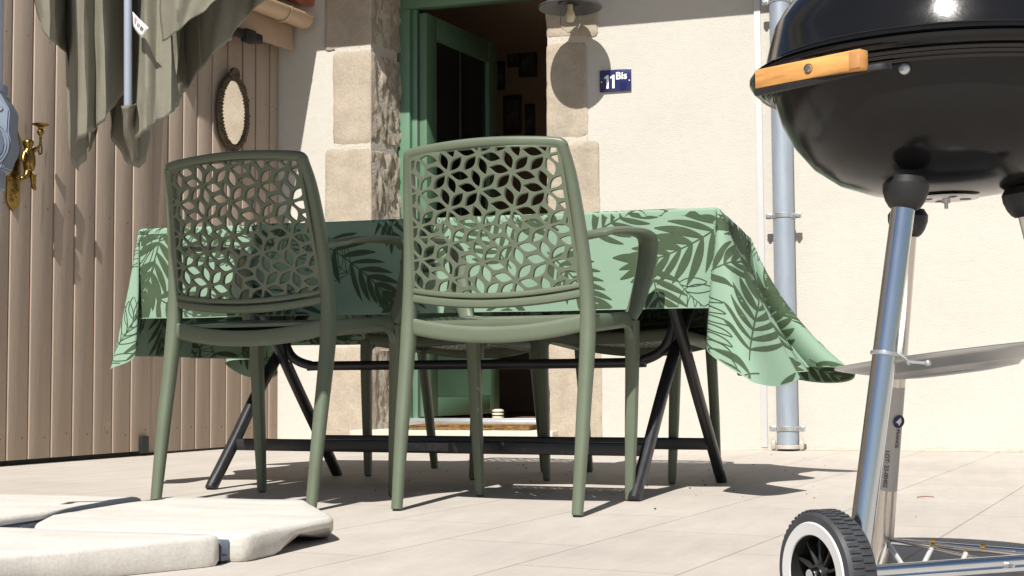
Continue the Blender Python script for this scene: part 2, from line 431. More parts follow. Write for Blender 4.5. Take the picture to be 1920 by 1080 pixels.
bm = NB(); dbox(bm, .11, W-.11, .86, T1-.12, -.006, .006, 0); hp('door_glass', bm, 'glass', dl)
bm = NB(); dbox(bm, W*.5-.006, W*.5+.006, .86, T1-.12, -.012, .012, .001); hp('glazing_bar', bm, mat('dark_green_bar', (.03, .05, .035), .5), dl)
# room behind the door
bm = NB()
RX0, RX1, RY0, RY1, RZ = -3.3, -1.2, WY+.33, 9.2, 2.5
box(bm, (RX0-.03, (RY0+RY1)/2, 1.25), (.06, RY1-RY0, 2.6)); box(bm, (RX1+.03, (RY0+RY1)/2, 1.25), (.06, RY1-RY0, 2.6)); box(bm, ((RX0+RX1)/2, RY1+.03, 1.25), (2.3, .06, 2.6)); box(bm, ((RX0+RX1)/2, (RY0+RY1)/2, RZ+.08), (2.3, 2.7, .06))
for (x0, x1) in ((RX0, FL), (FR, RX1)): box(bm, ((x0+x1)/2, RY0+.01, 1.25), (x1-x0, .014, 2.5))
hp('room_wall', bm, 'room', smooth=False)
bm = NB(); box(bm, ((RX0+RX1)/2, (FY+.1+RY1)/2, .06), (2.1, RY1-FY-.1, .08)); hp('room_floor', bm, 'roomfloor', smooth=False)
for i, (cx, cy, w, h) in enumerate(((938, 142, .07, .20), (965, 100, .10, .19), (990, 112, .13, .24), (961, 215, .13, .27), (994, 225, .07, .22))):
    p = aty(cx, cy, RY1-.012); bm = NB(); box(bm, p, (w, .02, h), .003)
    lab = ('tiny dark picture nearest the open door edge', 'small black picture hung high on the dim wall', 'large black picture hung highest at the jamb side', 'big square dark picture in the lower row', 'narrow dark picture in the lower row at the jamb side')[i]
    t = place(bm, 'wall_picture', 'picframe', lab, 'picture', p, 'pictures on the dim room wall')
    bm = NB(); box(bm, p+V((0, -.0115, 0)), (w*.7, .003, h*.72)); obj('print', bm, 'picture', t, off=p, smooth=False)
# eaves that shade the wall
EZ, EYv = 2.415, 6.15
bm = NB()
prism(bm, [(EYv, EZ), (7.4, EZ+.62), (7.4, EZ+.72), (EYv, EZ+.05)], -9, 6, M(((0, 1, 0, 0), (1, 0, 0, 0), (0, 0, 1, 0), (0, 0, 0, 1))))
rf = hp('roof', bm, 'fascia', smooth=False)
bm = NB()
for i in range(64):
    x = -6+i*.19
    b2 = NB(); prof = []
    ring = [(.085*math.cos(a), .05*math.sin(a)) for a in [PI*k/8 for k in range(9)]]
    for yy, zz_ in ((EYv-.04, EZ+.05), (7.4, EZ+.70)):
        prof.append([b2.verts.new((x+p[0], yy, zz_+p[1]-.005)) for p in ring])
    for k in range(8): b2.faces.new((prof[0][k], prof[0][k+1], prof[1][k+1], prof[1][k]))
    add(bm, b2)
hp('roof_tiles', bm, 'terracotta', rf)

# things on the wall --------------------------------------------------
pl = aty(1154, 151, WY-.006)
bm = NB(); box(bm, pl, (.153, .008, .104), .0015)
sign = place(bm, 'house_number_sign', 'navy', 'navy enamel house number plate reading 11 Bis', 'number plate', pl)
wm = lambda x, z, d=.0052: M.Translation(pl+V((x, -d, z))) @ M.Rotation(PI/2, 4, 'X')
bm = NB()
for dx in (-.041, -.0125):
    one = [(.009, -.034), (.009, .030), (.002, .030), (-.0115, .020), (-.0115, .012), (-.002, .0175), (-.002, -.034)]
    prism(bm, [(p[0]+dx, p[1]-.003) for p in one], -.0055, -.003, M.Translation(pl))
obj('number', bm, 'enamel_white', sign, off=pl, smooth=False)
bm = text_bm('Bis', .048, wm(.030, .019), .0006, .0011)
obj('lettering', bm, 'enamel_white', sign, off=pl, smooth=False)
for sx in (-.067, .068):
    bm = NB(); lathe(bm, [(0, .0012), (.003, .0008), (.003, 0)], 12, frame_m(pl+V((sx, -.004, -.004)), (0, -1, 0)))
    obj('screw', bm, 'enamel_white', sign, off=pl)
# lamp
lc = aty(1069, 13, WY-.225)
lamp = thing('wall_lamp', 'dark metal wall lamp with disc shade and clear glass jar', 'lamp', lc)
bm = NB(); lathe(bm, [(.030, .045), (.05, .035), (.145, .004), (.149, -.004), (.146, -.007), (.05, .022), (.03, .025)], 56, M.Translation(lc), close=True); obj('lamp_shade', bm, 'lampmetal', lamp, off=lc)
bm = NB(); lathe(bm, [(0, .16), (.055, .155), (.062, .14), (.062, .02), (.045, .012), (0, .012)], 32, M.Translation(lc)); obj('lamp_body', bm, 'black', lamp, off=lc)
bm = NB(); prof = [(.046, .012), (.047, -.06)] + [(.047*math.cos(a), -.075-.047*math.sin(a)) for a in [PI/2*k/7 for k in range(8)]]
prof += [(.0445*math.cos(a), -.075-.0445*math.sin(a)) for a in [PI/2*(7-k)/7 for k in range(8)]] + [(.0445, -.06), (.0435, .012)]
lathe(bm, prof, 32, M.Translation(lc), close=True); obj('glass_jar', bm, 'jar', lamp, off=lc)
bm = NB(); lathe(bm, [(0, .01), (.013, .01), (.014, -.015), (.022, -.035), (.024, -.05), (.016, -.068), (0, -.074)], 20, M.Translation(lc)); obj('bulb', bm, 'bulb', lamp, off=lc)
bm = NB(); sweep(bm, catmull([lc+V((0, 0, .15)), lc+V((0, .01, .26)), lc+V((0, .10, .31)), lc+V((0, .21, .27))], 6), .012); lathe(bm, [(0, .02), (.04, .018), (.05, 0)], 24, frame_m(lc+V((0, .222, .27)), (0, -1, 0))); obj('lamp_arm', bm, 'lampmetal', lamp, off=lc)
# white joint strip
sp = V((-.915, WY, 0)); bm = NB(); box(bm, sp+V((0, -.004, 1.6)), (.030, .010, 3.18), .002)
place(bm, 'wall_strip', 'pvc', 'narrow white vertical strip running down the cream wall beside the downpipe', 'trim strip', sp)
# downpipe
dp = V((-.803, WY-.075, 0)); pipe = thing('downpipe', 'grey zinc rain downpipe clamped to the cream wall', 'downpipe', dp)
bm = NB(); lathe(bm, [(.047, .022), (.047, 2.6), (.044, 2.6), (.044, .022)], 32, M.Translation(dp), close=True); obj('pipe', bm, 'zinc', pipe, off=dp)
for zc in (.098, 1.05, 2.03):
    bm = NB(); c = dp+V((0, 0, zc))
    lathe(bm, [(.0475, -.011), (.051, -.009), (.051, .009), (.0475, .011)], 32, M.Translation(c), close=True)
    for s in (-1, 1):
        box(bm, c+V((s*.064, .0, 0)), (.030, .012, .026), .003)
        lathe(bm, [(0, -.016), (.008, -.016), (.009, -.006), (.006, .0), (.006, .012), (0, .012)], 10, frame_m(c+V((s*.065, -.002, 0)), (0, 1, 0)))
    box(bm, c+V((0, .058, 0)), (.016, .034, .016), .002)
    obj('pipe_clamp', bm, 'galv', pipe, off=dp)
bm = NB()
lathe(bm, [(.046, -.008), (.056, -.008), (.056, .006), (.048, .008)], 32, M.Translation(dp+V((0, 0, .018))), close=True)
for s in (-1, 1): box(bm, dp+V((s*.062, -.005, .026)), (.022, .022, .04), .006); box(bm, dp+V((s*.066, -.004, .05)), (.006, .008, .02), .001)
obj('base_collar', bm, mat('dull_zinc', (.46, .42, .37), .6, .3, var=.15), pipe, off=dp)
# doormat, pot
mo = V((-2.33, WY+.10, .081)); bm = NB(); box(bm, mo+V((0, 0, .011)), (.62, .25, .022), .003)
bmesh.ops.subdivide_edges(bm, edges=bm.edges[:], cuts=8, use_grid_fill=True)
for v in bm.verts: v.co += V((random.uniform(-.002, .002), random.uniform(-.002, .002), random.uniform(-.0025, .0025)))
place(bm, 'doormat', 'coir', 'brown coir doormat lying on the doorstep', 'doormat', mo)
po = aty(934, 786, 6.93); po.z = .104
pot = thing('striped_jar', 'small cream jar with dark rings just inside the doorway', 'jar', po)
bm = NB(); lathe(bm, [(0, 0), (.030, 0), (.031, .055), (.029, .063), (.016, .068), (0, .068)], 32, M.Translation(po)); obj('jar_body', bm, 'cream', pot, off=po)
for k in range(3):
    bm = NB(); lathe(bm, [(.031, -.003), (.0322, -.002), (.0322, .002), (.031, .003)], 32, M.Translation(po+V((0, 0, .019+k*.017))), close=True); obj('dark_ring', bm, 'black', pot, off=po)

# ------------------------------------------------------------------ shed on the left
SD = V((.15, 1, 0)).normalized(); SN = V((1, -.15, 0)).normalized(); S0 = V((-3.35, 6.5, 0))
def sw(y, n=0, z=0):                      # point on the plank plane at world y, n metres proud of it
    t = (y-6.5)/SD.y; return S0+SD*t+SN*n+V((0, 0, z))
SR = M.Rotation(math.atan2(SD.y, SD.x)-PI/2, 3, 'Z')   # x -> SN, y -> SD
shed = thing('shed', 'brown plank sided shed with gutter on the left', 'shed', sw(5.6))
SO = sw(5.6)
def sbox(bm, y, n, z, sy, sn, sz, bev=0, mi=0): box(bm, sw(y, n, z), (sn, sy, sz), bev, SR, mi=mi)
ed = [4.691-.118*k for k in range(40, 0, -1)] + [4.691, 4.801, 4.923, 5.041, 5.160, 5.274, 5.386, 5.515]
def planks(edges, n, z0, z1, wid=.0):
    bm = NB()
    for a, b in zip(edges, edges[1:]):
        box(bm, sw((a+b)/2, n, (z0+z1)/2), (.022, (b-a)-.005, z1-z0), .0025, SR @ M.Rotation(math.radians(2.2), 3, 'Z'))
    sbox(bm, (edges[0]+edges[-1])/2, n-.012, (z0+z1)/2, edges[-1]-edges[0], .012, z1-z0-.01)
    return bm
dr = obj('sliding_door', planks(ed, .012, .022, 2.7), 'plank', shed, off=SO, angle=25)
ed2 = [5.522, 5.656, 5.758, 5.859, 5.967, 6.083, 6.198, 6.303, 6.420, 6.496]
obj('plank_wall', planks(ed2, -.022, .010, 2.35), 'plank', shed, off=SO, angle=25)
bm = NB(); sbox(bm, 3, -.03, .012, 6.9, .02, .03); obj('bottom_seal', bm, 'seal', shed, off=SO)
bm = NB(); sbox(bm, 5.465, .028, .05, .05, .02, .075, .003); obj('door_stop', bm, 'black', shed, off=SO)
# back volume so that the shed is a closed building
bm = NB(); sbox(bm, 2.9, -1.6, 1.2, 7.15, 3.0, 2.4); obj('shed_body', bm, 'plank', shed, off=SO, smooth=False)
nm = []
for edges, n in ((ed, .0235), (ed2, -.0105)):
    for a, b in zip(edges, edges[1:]):
        if a < 4.5: continue
        for zc in (.105, 1.02, 1.72):
            for f in (.25, .72): nm.append((a+(b-a)*f, n, zc+random.uniform(-.012, .012)))
bm = NB()
for (y, n, z) in nm:
    lathe(bm, [(0, .0006), (.0028, .0003), (.0028, -.001)], 6, frame_m(sw(y, n, z), SN))
obj('nail', bm, 'nail', shed, off=SO)['kind'] = 'stuff'
# fascia, soffit batten, gutter, roof (only over the fixed part)
bm = NB(); sbox(bm, 6.02, .085, 2.095, .90, .022, .19, .003); sbox(bm, 6.03, .10, 2.20, .92, .06, .03, .003); obj('fascia', bm, 'fascia', shed, off=SO)
bm = NB(); sbox(bm, 5.78, .03, 1.985, .50, .06, .05, .008); obj('batten', bm, 'gutter', shed, off=SO)
bm = NB()
gx = .165
arc = [(gx+.055*math.cos(a), 2.158+.055*math.sin(a)) for a in [PI+PI*k/12 for k in range(13)]]
ring = []
for y in (5.5, 6.47):
    ring.append([bm.verts.new(sw(y, n, z)) for n, z in arc] + [bm.verts.new(sw(y, gx+(n-gx)*.94, 2.158+(z-2.158)*.94)) for n, z in arc[::-1]])
nn = len(ring[0])
for k in range(nn): bm.faces.new((ring[0][k], ring[0][(k+1) % nn], ring[1][(k+1) % nn], ring[1][k]))
for r_ in ring: bm.faces.new(r_)
cap = [bm.verts.new(sw(6.472, n, z)) for n, z in arc]; bm.faces.new(cap)
sweep(bm, [sw(5.5, gx+.056, 2.160), sw(6.47, gx+.056, 2.160)], .006, 8)
for y in (5.8, 6.28):
    sweep(bm, [sw(y, gx+.060*math.cos(a), 2.158+.060*math.sin(a)) for a in [PI*.95+PI*1.1*k/14 for k in range(15)]], (.003, .012), 6, side=SD) if False else sweep(bm, [sw(y, gx+.060*math.cos(a), 2.158+.060*math.sin(a)) for a in [PI*.95+PI*1.1*k/14 for k in range(15)]], [(.010, .003), (.010, .003)], 6, side=SD)
obj('gutter', bm, 'gutter', shed, off=SO)
bm = NB()
for k in range(6):
    y = 5.6+k*.17
    for s in range(2):
        sweep(bm, [sw(y, .185-s*.32, 2.245+s*.10), sw(y, -.14-s*.32, 2.365+s*.10)], [(.085, .03), (.07, .03)], 12, side=SD)
sbox(bm, 6.0, -.20, 2.30, 1.05, .6, .04)
obj('roof', bm, 'terracotta', shed, off=SO)
# black slide rail end
def onshed(px, py, n):
    d = ray(px, py); q_ = S0+SN*n; t = (q_-CAM).dot(SN)/d.dot(SN); return CAM+d*t
bm = NB(); r1, r2 = onshed(425, 54, .125), onshed(489, 74, .125); rc2 = onshed(466, 68, .128)
sweep(bm, [r1, r2], [(.022, .012)]*2, 8, side=(0, 0, 1), power=6); box(bm, rc2, (.04, .075, .062), .004, SR)
obj('door_rail', bm, 'black', shed, off=SO)

# mirror on the shed --------------------------------------------------
mc = sw(6.09, 0, 1.625)
mir = thing('oval_mirror', 'small oval mirror in a carved bronze frame hung on brown planks', 'mirror', mc)
mm4 = frame_m(mc, SN, (0, 0, 1)) @ M.Diagonal((1, -1, 1, 1))          # local x up, y along, z out of the wall
def mloc(a, ra, rb, z): return mm4 @ V((rb*math.sin(a), ra*math.cos(a), z))
bm = NB(); vs = [bm.verts.new(mloc(2*PI*k/48, .095, .160, .020)) for k in range(48)]; bm.faces.new(vs)
obj('mirror_glass', bm, 'mirror', mir, off=mc, smooth=False)
bm = NB()
sweep(bm, [mloc(2*PI*k/64, .106, .172, .014) for k in range(65)], [(.016, .018)]*65, 10, side=SN)
for k in range(58):
    a = 2*PI*k/58; q = random.uniform(.8, 1.3)
    c = mloc(a, .112+random.uniform(-.003, .006), .178+random.uniform(-.003, .006), .022)
    b2 = NB(); bmesh.ops.create_icosphere(b2, subdivisions=1, radius=.0095*q); bmesh.ops.translate(b2, vec=c, verts=b2.verts); add(bm, b2)
    c = mloc(a+.05, .097, .162, .026); b2 = NB(); bmesh.ops.create_icosphere(b2, subdivisions=1, radius=.0062*q); bmesh.ops.translate(b2, vec=c, verts=b2.verts); add(bm, b2)
for k in range(9):
    a = -1.1+2.2*k/8
    sweep(bm, [mm4 @ V((.178, 0, .02)), mm4 @ V((.178+.042*math.cos(a), .034*math.sin(a), .026))], [.004, .0085], 8)
for s in (-1, 1):
    b2 = NB(); bmesh.ops.create_icosphere(b2, subdivisions=2, radius=.013); bmesh.ops.translate(b2, vec=mm4 @ V((.182, .03*s, .02)), verts=b2.verts); add(bm, b2)
obj('mirror_frame', bm, 'antique', mir, off=mc)

# brass cherub candle holder -----------------------------------------
sc0 = sw(4.700, .024, 1.17)
sconce = thing('candle_sconce', 'brass wall sconce with a cherub holding up a candle cup', 'sconce', sc0)
sm4 = frame_m(sc0, SN, (0, 0, 1)) @ M.Diagonal((1, -1, 1, 1))         # x up, y along the wall (towards the house), z out
bm = NB()
out = [(-.17, 0), (-.150, .022), (-.13, .034), (.12, .030), (.15, .02), (.175, 0), (.15, -.02), (.12, -.03), (-.13, -.034), (-.15, -.022)]
b2 = NB(); f = b2.faces.new([b2.verts.new((x, y, 0)) for x, y in out]); g = bmesh.ops.extrude_face_region(b2, geom=[f])
bmesh.ops.translate(b2, vec=(0, 0, .008), verts=[v for v in g['geom'] if isinstance(v, bmesh.types.BMVert)])
bmesh.ops.recalc_face_normals(b2, faces=b2.faces); bmesh.ops.bevel(b2, geom=b2.edges[:], offset=.002, segments=1, affect='EDGES')
bmesh.ops.transform(b2, matrix=sm4, verts=b2.verts); add(bm, b2)
for k in range(34):
    b2 = NB(); bmesh.ops.create_icosphere(b2, subdivisions=1, radius=random.uniform(.004, .008))
    bmesh.ops.translate(b2, vec=sm4 @ V((random.uniform(-.13, .14), random.uniform(-.02, .02), .008)), verts=b2.verts); add(bm, b2)
obj('back_plate', bm, 'brass', sconce, off=sc0)
def skin(joints, edges, levels=2):
    me = bpy.data.meshes.new('s'); me.from_pydata([j[:3] for j in joints], [], []) if not edges else me.from_pydata([j[:3] for j in joints], edges, [])
    o = bpy.data.objects.new('s', me); C.objects.link(o)
    md = o.modifiers.new('k', 'SKIN'); md.use_smooth_shade = True
    for v, j in zip(me.skin_vertices[0].data, joints): v.radius = (j[3]*1.3, j[3]*1.3)
    me.skin_vertices[0].data[0].use_root = True
    s = o.modifiers.new('b', 'SUBSURF'); s.levels = levels; s.render_levels = levels
    m2 = bpy.data.meshes.new_from_object(o.evaluated_get(bpy.context.evaluated_depsgraph_get()))
    bm = NB(); bm.from_mesh(m2); bpy.data.objects.remove(o); bpy.data.meshes.remove(m2); return bm
J = [(-.015, .052, .05, .017), (.02, .05, .052, .019), (.052, .046, .05, .017), (.066, .044, .05, .009), (.078, .043, .051, .017), (.094, .043, .052, .019), (.106, .043, .05, .012),
     (.055, .064, .055, .009), (.066, .088, .062, .008), (.078, .108, .066, .006),            # raised arm
     (.045, .026, .046, .009), (.02, .012, .05, .008), (.0, .004, .055, .006),                  # lowered arm
     (-.03, .062, .058, .012), (-.07, .072, .06, .0095), (-.105, .078, .058, .007), (-.118, .088, .064, .006),   # straight leg
     (-.035, .042, .05, .012), (-.062, .026, .058, .0095), (-.072, -.004, .05, .007), (-.085, .0, .054, .005)]  # bent leg
E_ = [(0, 1), (1, 2), (2, 3), (3, 4), (4, 5), (5, 6), (2, 7), (7, 8), (8, 9), (2, 10), (10, 11), (11, 12), (0, 13), (13, 14), (14, 15), (15, 16), (0, 17), (17, 18), (18, 19), (19, 20)]
J = [(j[0]*.9+.022, j[1]*.72, j[2]*.95, j[3]) for j in J]; b = skin(J, E_); bmesh.ops.transform(b, matrix=sm4, verts=b.verts)
obj('cherub', b, 'brass', sconce, off=sc0)
bm = NB()
sweep(bm, [sm4 @ V((.082+.020*math.cos(a), .080+.009*math.sin(a), .064)) for a in [2*PI*k/16 for k in range(17)]], .0035, 6)
cm = M.Translation(sm4 @ V((.100, .081, .064)))
lathe(bm, [(0, 0), (.006, .004), (.0045, .02), (.006, .028), (.0045, .036), (.013, .046), (.015, .054), (.009, .064), (.011, .072), (.030, .080), (.034, .084), (.030, .086), (0, .085)], 24, cm)
obj('candle_cup', bm, 'brass', sconce, off=sc0)

# ------------------------------------------------------------------ parasol: base, post, folded canopy
PX, PY = -1.868, 2.345
par = thing('cantilever_parasol', 'folded olive cantilever parasol on a grey blue post at the left', 'parasol', (PX, PY, 0)); PO = V((PX, PY, 0))
bm = NB(); lathe(bm, [(.0, .0), (.036, 0), (.036, 2.65), (0, 2.65)], 32, M.Translation(PO)); obj('post', bm, 'blue_alu', par, off=PO)
bm = NB()
for (dx, dy) in ((1, 0), (-1, 0), (0, 1), (0, -1)):
    c = PO+V((dx*.283, dy*.283-.025, .022)); sx, sy = (.56, .024) if dx else (.024, .56)
    box(bm, c+V((0, 0, -.012)), (sx, sy, .008)); 
    for s in (-1, 1): box(bm, c+(V((0, s*.0125, .002)) if dx else V((s*.0125, 0, .002))), (sx, .003, .036) if dx else (.003, sy, .036), .001)
obj('cross_base', bm, mat('galv_steel', (.12, .14, .18), .45, .5), par, off=PO)
bm = NB(); lathe(bm, [(.037, .0), (.041, .0), (.041, .12), (.037, .125)], 28, M.Translation(PO+V((0, 0, .03))), close=True); obj('post_socket', bm, 'blue_plastic', par, off=PO)
# crank housing: sleeve + cheek
bm = NB()
lathe(bm, [(.0365, .715), (.044, .715), (.044, .755), (.0435, .757), (.0435, .905), (.0465, .908), (.0465, .921), (.0365, .923)], 32, M.Translation(PO), close=True)
hs = obj('crank_housing', bm, 'blue_plastic', par, off=PO)
hm = M.Translation(PO) @ M.Rotation(yaw+.02, 4, 'Z')
cheek = [(.0, .742), (.034, .742), (.050, .752)] + [(.013+.052*math.cos(a), .800+.052*math.sin(a)) for a in [math.radians(t) for t in (-38, -20, 0, 14, 26)]] + [(.062, .868), (.040, .905), (.0, .905)]
bm = NB(); prism(bm, cheek, -.030, .030, hm, .003)
obj('crank_cheek', bm, 'blue_plastic', par, off=PO)
bm = NB(); inner = [(.030, .758)] + [(.013+.040*math.cos(a), .800+.042*math.sin(a)) for a in [math.radians(t) for t in (-40, -20, 0, 20, 40)]] + [(.030, .838)]
prism(bm, inner, -.0325, -.0295, hm); obj('crank_recess_shade', bm, 'blue_dark', hs, off=PO)  # flat dark plate, the shade of a recess painted as colour
bm = NB()
for q in (.044, .049):
    sweep(bm, [hm @ V((.013+q*math.cos(a), -.0315, .800+q*math.sin(a))) for a in [math.radians(-70+140*k/14) for k in range(15)]], .0018, 6)
obj('crank_rim', bm, 'blue_plastic', hs, off=PO)
bm = NB(); lathe(bm, [(0, .003), (.006, .002), (.006, -.001)], 12, frame_m(hm @ V((.044, -.031, .872)), hm.to_3x3() @ V((0, -1, 0)))); obj('screw', bm, 'chrome', hs, off=PO)
bm = NB(); sweep(bm, [hm @ V((-.01, -.03, .80)), hm @ V((-.01, -.07, .80))], .008); sweep(bm, [hm @ V((-.01, -.07, .80)), hm @ V((-.13, -.075, .79))], .009); sweep(bm, [hm @ V((-.13, -.07, .79)), hm @ V((-.13, -.13, .79))], .012); obj('crank_handle', bm, 'blue_plastic', hs, off=PO)
# arm and hub above the picture
HUB = at(290, -1300, 3.35)
bm = NB(); sweep(bm, [PO+V((0, 0, 2.5)), PO+V((.05, .15, 2.72)), HUB+V((0, 0, .28)), HUB+V((0, 0, .1))], [(.03, .022)]*2, 12); obj('arm', bm, 'blue_alu', par, off=PO)
bm = NB(); lathe(bm, [(0, .12), (.05, .12), (.06, .0), (.03, -.05), (0, -.05)], 24, M.Translation(HUB)); obj('hub', bm, 'blue_plastic', par, off=PO)
def fabric(cols, nu=7, nv=40, seed=0, amp=.0016, hem=True):
    """cols: (x at top of view, x at hem, y at hem, depth at top, depth at hem); rows run from the hub side to the hem"""
    top, bot, mid = [], [], []
    for (xt, xh, yh, dt, dh) in cols:
        mid.append(at(xt, -60, dt)); bot.append(at(xh, yh, dh))
        t = at(xt, -60, dt); top.append(t.lerp(HUB, .62)+V((t.x-HUB.x, t.y-HUB.y, 0))*.42)  # unseen top kept wide, shaped so its shadow covers the left chair
    T, Mi, B = catmull(top, nu, .5), catmull(mid, nu, .5), catmull(bot, nu, .7)
    n = len(T); bm = NB(); g = []
    for i in range(n):
        col = []
        for j in range(nv+1):
            t = j/nv
            if t < .3: p = T[i].lerp(Mi[i], t/.3)
            else:
                s = (t-.3)/.7; p = Mi[i].lerp(B[i], s)
                p = p + V((0, 1, 0))*(amp*2.2*s*math.sin(6*s+i*.9+seed)) + V((1, .3, 0))*(amp*s*math.sin(4.3*s+i*.55+seed*2))
            w = noise.noise(V((i*.22, j*.13, seed*3.1)))*amp
            col.append(bm.verts.new(p+V((w, w, 0))))
        g.append(col)
    for i in range(n-1):
        for j in range(nv):
            f = bm.faces.new((g[i][j], g[i+1][j], g[i+1][j+1], g[i][j+1]))
            if hem and j >= nv-1: f.material_index = 1
    return bm
def panel(cols, **k):
    o = obj('canopy_panel', fabric(cols, **k), ['fabric', 'hem'], par, off=PO, angle=75)
    s = o.modifiers.new('thickness', 'SOLIDIFY'); s.thickness = .0012; s.offset = 0
    return o
D = 3.17
panel([(58, 72, 36, D+.06, D+.06), (78, 84, 62, D-.02, D-.02), (104, 104, 84, D-.04, D-.04), (124, 124, 100, D+.03, D+.02), (122, 130, 225, D+.10, D+.10)], seed=1)
panel([(122, 131, 222, D+.10, D+.10), (119, 131, 298, D+.09, D+.03), (132, 146, 321, D+.01, D-.03), (141, 158, 300, D-.06, D-.02), (139, 166, 272, D-.02, D+.03)], seed=2, amp=.002)
panel([(139, 143, 266, D-.05, D-.05), (158, 160, 254, D-.09, D-.09), (176, 180, 243, D-.05, D-.05), (192, 197, 222, D-.09, D-.08), (212, 218, 194, D-.03, D-.03), (232, 235, 168, D+.05, D+.03)], seed=3)
panel([(160, 185, 215, D+.05, D+.05), (205, 178, 262, D+.12, D+.08), (212, 166, 285, D+.12, D+.05)], seed=4, amp=.001, hem=False)
panel([(222, 205, 205, D+.12, D+.10), (226, 212, 262, D+.17, D+.15), (235, 236, 302, D+.17, D+.13), (255, 262, 316, D+.15, D+.06), (270, 279, 285, D+.12, D+.10), (285, 280, 240, D+.12, D+.12), (315, 300, 205, D+.13, D+.13), (345, 330, 180, D+.14, D+.14)], seed=5, amp=.002)  # right-hand columns added out of sight to block sun through the rib gap
panel([(262, 253, 262, D-.02, D-.04), (272, 275, 245, D-.08, D-.08), (292, 298, 230, D-.06, D-.06), (315, 322, 212, D-.07, D-.07), (300, 334, 200, D+.02, D-.01), (308, 332, 165, D+.08, D+.06)], seed=6)
panel([(296, 306, 78, D-.12, D-.12), (330, 332, 58, D-.18, D-.17), (372, 372, 27, D-.15, D-.15), (420, 412, -4, D-.17, D-.17), (470, 470, -40, D-.10, D-.12)], seed=7)
panel([(300, 334, 190, D+.14, D+.14), (340, 352, 166, D+.18, D+.17), (372, 384, 120, D+.06, D+.04), (412, 424, 78, D+.02, D+.02), (455, 462, 34, D+.05, D+.04), (500, 492, 2, D+.02, D+.02), (560, 540, -45, D+.06, D+.06)], seed=8)
panel([(470, 470, -62, D-.12, D-.02), (540, 545, -70, D, D+.02), (610, 600, -90, D+.06, D+.04)], seed=9)  # unseen panel above the view, added to extend the canopy's shade
panel([(120, 150, 205, D+.22, D+.22), (200, 200, 190, D+.2, D+.2), (250, 250, 182, D+.22, D+.22), (300, 300, 178, D+.2, D+.2), (340, 340, 150, D+.22, D+.22), (400, 400, 70, D+.2, D+.2), (460, 450, 18, D+.2, D+.2)], seed=10, hem=False)  # hidden backing sheet, added only to block sun streaks on the left chair
# pocket that takes the rib end
bm = NB()
pts = [at(227, 199, D-.06), at(238, 197, D-.088), at(250, 197, D-.07), at(256, 193, D-.04)]; ptb = [at(243, 302, D+.04), at(250, 306, D+.01), at(254, 303, D+.015), at(262, 290, D+.05)]
A_, B_ = catmull(pts, 5), catmull(ptb, 5)
grid(bm, lambda a, b: A_[round(a*15)].lerp(B_[round(a*15)], b)+V((.002*math.sin(9*b+3*a), -.004*math.sin(PI*b), 0)), 15, 14)
o = obj('rib_pocket', bm, 'fabric', par, off=PO, angle=75); s = o.modifiers.new('thickness', 'SOLIDIFY'); s.thickness = .0012
bm = NB(); sweep(bm, [at(251, 197+k*9, D-.072+k*.008) for k in range(12)], .0011, 5); obj('seam', bm, mat('seam_thread', (.08, .075, .05), .9), o, off=PO)
bm = NB(); sweep(bm, [at(240, 202, D-.06), at(240, -120, D-.09), HUB+V((.02, 0, -.02))], .0088, 14); obj('rib', bm, 'blue_alu', par, off=PO)
for (x, d) in ((165, .22), (320, .24), (200, .30), (280, .30)):
    bm = NB(); sweep(bm, [at(x, -20, D+d), HUB+V((0, 0, -.03))], .0088, 10); obj('rib', bm, 'blue_alu', par, off=PO)
# care label
q = [at(249, 22, D-.095), at(257, 24, D-.11), at(279, 52, D-.12), at(266, 71, D-.105), at(250, 49, D-.092)]
bm = NB(); grid(bm, lambda a, b: (q[0].lerp(q[2], a)).lerp(q[4].lerp(q[3], a), b)+V((0, -.004*math.sin(PI*a), 0)), 8, 4)
lb = obj('care_label', bm, 'label', par, off=PO); s = lb.modifiers.new('thickness', 'SOLIDIFY'); s.thickness = .0006
lm = [q[0].lerp(q[2], .5), (q[2]-q[0]).normalized()]
nx = lm[1]; ny = (q[4]-q[0]); ny = (ny-nx*ny.dot(nx)).normalized(); nz = nx.cross(ny)
if nz.dot(fw) > 0: nz = -nz
def lq(a, b): return q[0].lerp(q[2], a).lerp(q[4].lerp(q[3], a), b)+V((0, -.004*math.sin(PI*a), 0))+nz*.0012
bm = NB(); bm.faces.new([bm.verts.new(lq(*p)) for p in ((.18, .12), (.36, .12), (.36, .62), (.18, .62))]); obj('label_print', bm, 'pink', lb, off=PO, smooth=False)
bm = NB()
for (a, w) in ((.46, .06), (.56, .05), (.68, .09), (.80, .05)): bm.faces.new([bm.verts.new(lq(*p)) for p in ((a, .3), (a+w, .3), (a+w, .6), (a, .6))])
obj('label_print', bm, 'ink', lb, off=PO, smooth=False)

